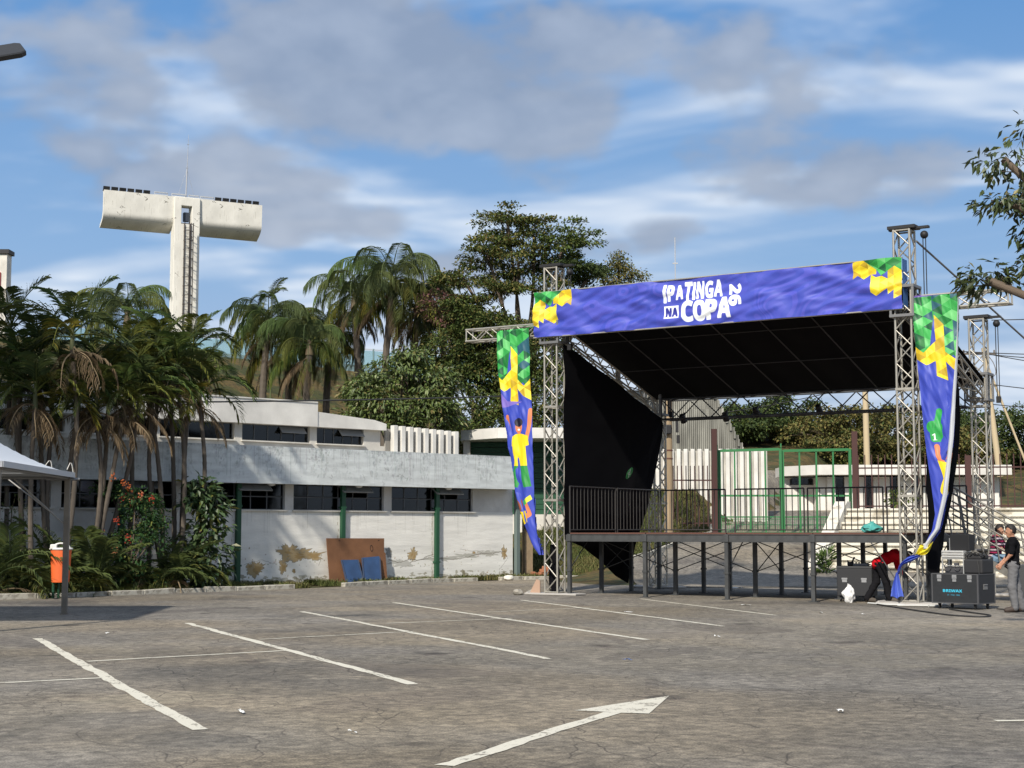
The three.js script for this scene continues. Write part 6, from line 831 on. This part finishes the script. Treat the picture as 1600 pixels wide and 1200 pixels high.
person('standing man in black T shirt and grey trousers reaching forward at the right', [9.93, 0, -30.7], -1.85, {
  pelvis: [0, .93, 0], waist: [0, 1.10, .01], chest: [0, 1.31, -.01], neck: [0, 1.47, .0], head: [0, 1.585, .03], face: [.05, -.12, 1], shL: [.185, 1.40, 0], elL: [.235, 1.14, .04], wrL: [.20, .95, .20], shR: [-.185, 1.40, 0], elR: [-.23, 1.14, .06], wrR: [-.17, .96, .22],
  hipL: [.095, .90, 0], knL: [.11, .50, .03], anL: [.11, .09, -.02], toeL: [.13, .045, .15], hipR: [-.095, .90, 0], knR: [-.11, .50, -.06], anR: [-.12, .09, -.16], toeR: [-.14, .045, .0] }, { skin: [.42, .21, .13], shirt: [.008, .008, .0095], trousers: [.15, .15, .155], shoes: [.05, .035, .028], sleeve: .85 });
person('man in red shirt bending down behind the right front tower', [8.22, 0, -34.75], 1.62, {
  pelvis: [0, .86, 0], waist: [0, .97, .17], chest: [0, 1.05, .37], neck: [0, 1.06, .54], head: [0, 1.03, .66], face: [0, -.75, .65], shL: [.185, 1.06, .44], elL: [.22, .80, .50], wrL: [.14, .58, .62], shR: [-.185, 1.06, .44], elR: [-.23, .80, .47], wrR: [-.15, .55, .52],
  hipL: [.09, .84, 0], knL: [.11, .46, -.02], anL: [.12, .09, -.24], toeL: [.14, .045, -.07], hipR: [-.09, .84, 0], knR: [-.10, .47, .14], anR: [-.11, .09, .20], toeR: [-.12, .045, .37] }, { skin: [.36, .18, .11], shirt: [.55, .010, .018], trousers: [.012, .012, .014], shoes: [.10, .085, .07], sleeve: 1.75 });
person('person in striped shirt and blue shorts sitting on the stage stairs', onStage(10.12, 2.8, .42), Math.atan2(.84, .5425), {
  pelvis: [0, .56, 0], waist: [0, .71, .02], chest: [0, .92, .05], neck: [0, 1.07, .09], head: [0, 1.18, .13], face: [-.2, -.35, 1], shL: [.17, 1.0, .06], elL: [.22, .78, .2], wrL: [.12, .62, .40], shR: [-.17, 1.0, .06], elR: [-.22, .78, .2], wrR: [-.1, .6, .42],
  hipL: [.09, .54, .04], knL: [.13, .56, .42], anL: [.12, .14, .50], toeL: [.13, .095, .66], hipR: [-.09, .54, .04], knR: [-.13, .56, .42], anR: [-.12, .14, .47], toeR: [-.13, .095, .63] }, { skin: [.40, .21, .13], stripes: [[.03, .02, .03], [.26, .02, .07], [.03, .02, .03], [.5, .4, .44]], trousers: [.17, .26, .36], shoes: [.2, .12, .08], sleeve: .8, leg: .05 });
{ const c = thing('road_case', 'tall dark case under the person at the right frame edge', 'case', [11.3, 0, -33.1], ST); part('body', rbox(.9, .78, .6, .015, 0, .49, 0), std([.05, .052, .055], .6), c); part('edge_trim', merge([-1, 1].flatMap((x) => [-1, 1].map((z) => box(.03, .78, .03, x * .44, .49, z * .29)))), M.aluDark, c); for (const x of [-.36, .36]) for (const z of [-.22, .22]) part('castor', merge([new THREE.CylinderGeometry(.05, .05, .035, 12).rotateZ(Math.PI / 2).translate(x, .051, z), box(.05, .05, .05, x, .105, z)]), M.black, c); }
person('person in black standing on a case at the right frame edge', [11.3, .88, -33.1], -1.7, {
  pelvis: [0, .93, 0], waist: [0, 1.10, 0], chest: [0, 1.31, -.01], neck: [0, 1.47, 0], head: [0, 1.585, .03], face: [0, -.1, 1], shL: [.185, 1.40, 0], elL: [.24, 1.13, .0], wrL: [.22, .90, .08], shR: [-.185, 1.40, 0], elR: [-.24, 1.13, 0], wrR: [-.22, .90, .08],
  hipL: [.095, .90, 0], knL: [.11, .50, .02], anL: [.11, .09, 0], toeL: [.13, .045, .17], hipR: [-.095, .90, 0], knR: [-.11, .50, .02], anR: [-.11, .09, 0], toeR: [-.13, .045, .17] }, { skin: [.46, .24, .15], shirt: [.015, .015, .017], trousers: [.02, .02, .024], shoes: [.03, .03, .03], sleeve: .9 });
scene.traverse((o) => { if (o.isMesh) { o.castShadow = true; o.receiveShadow = true; } });
renderer.render(scene, camera);
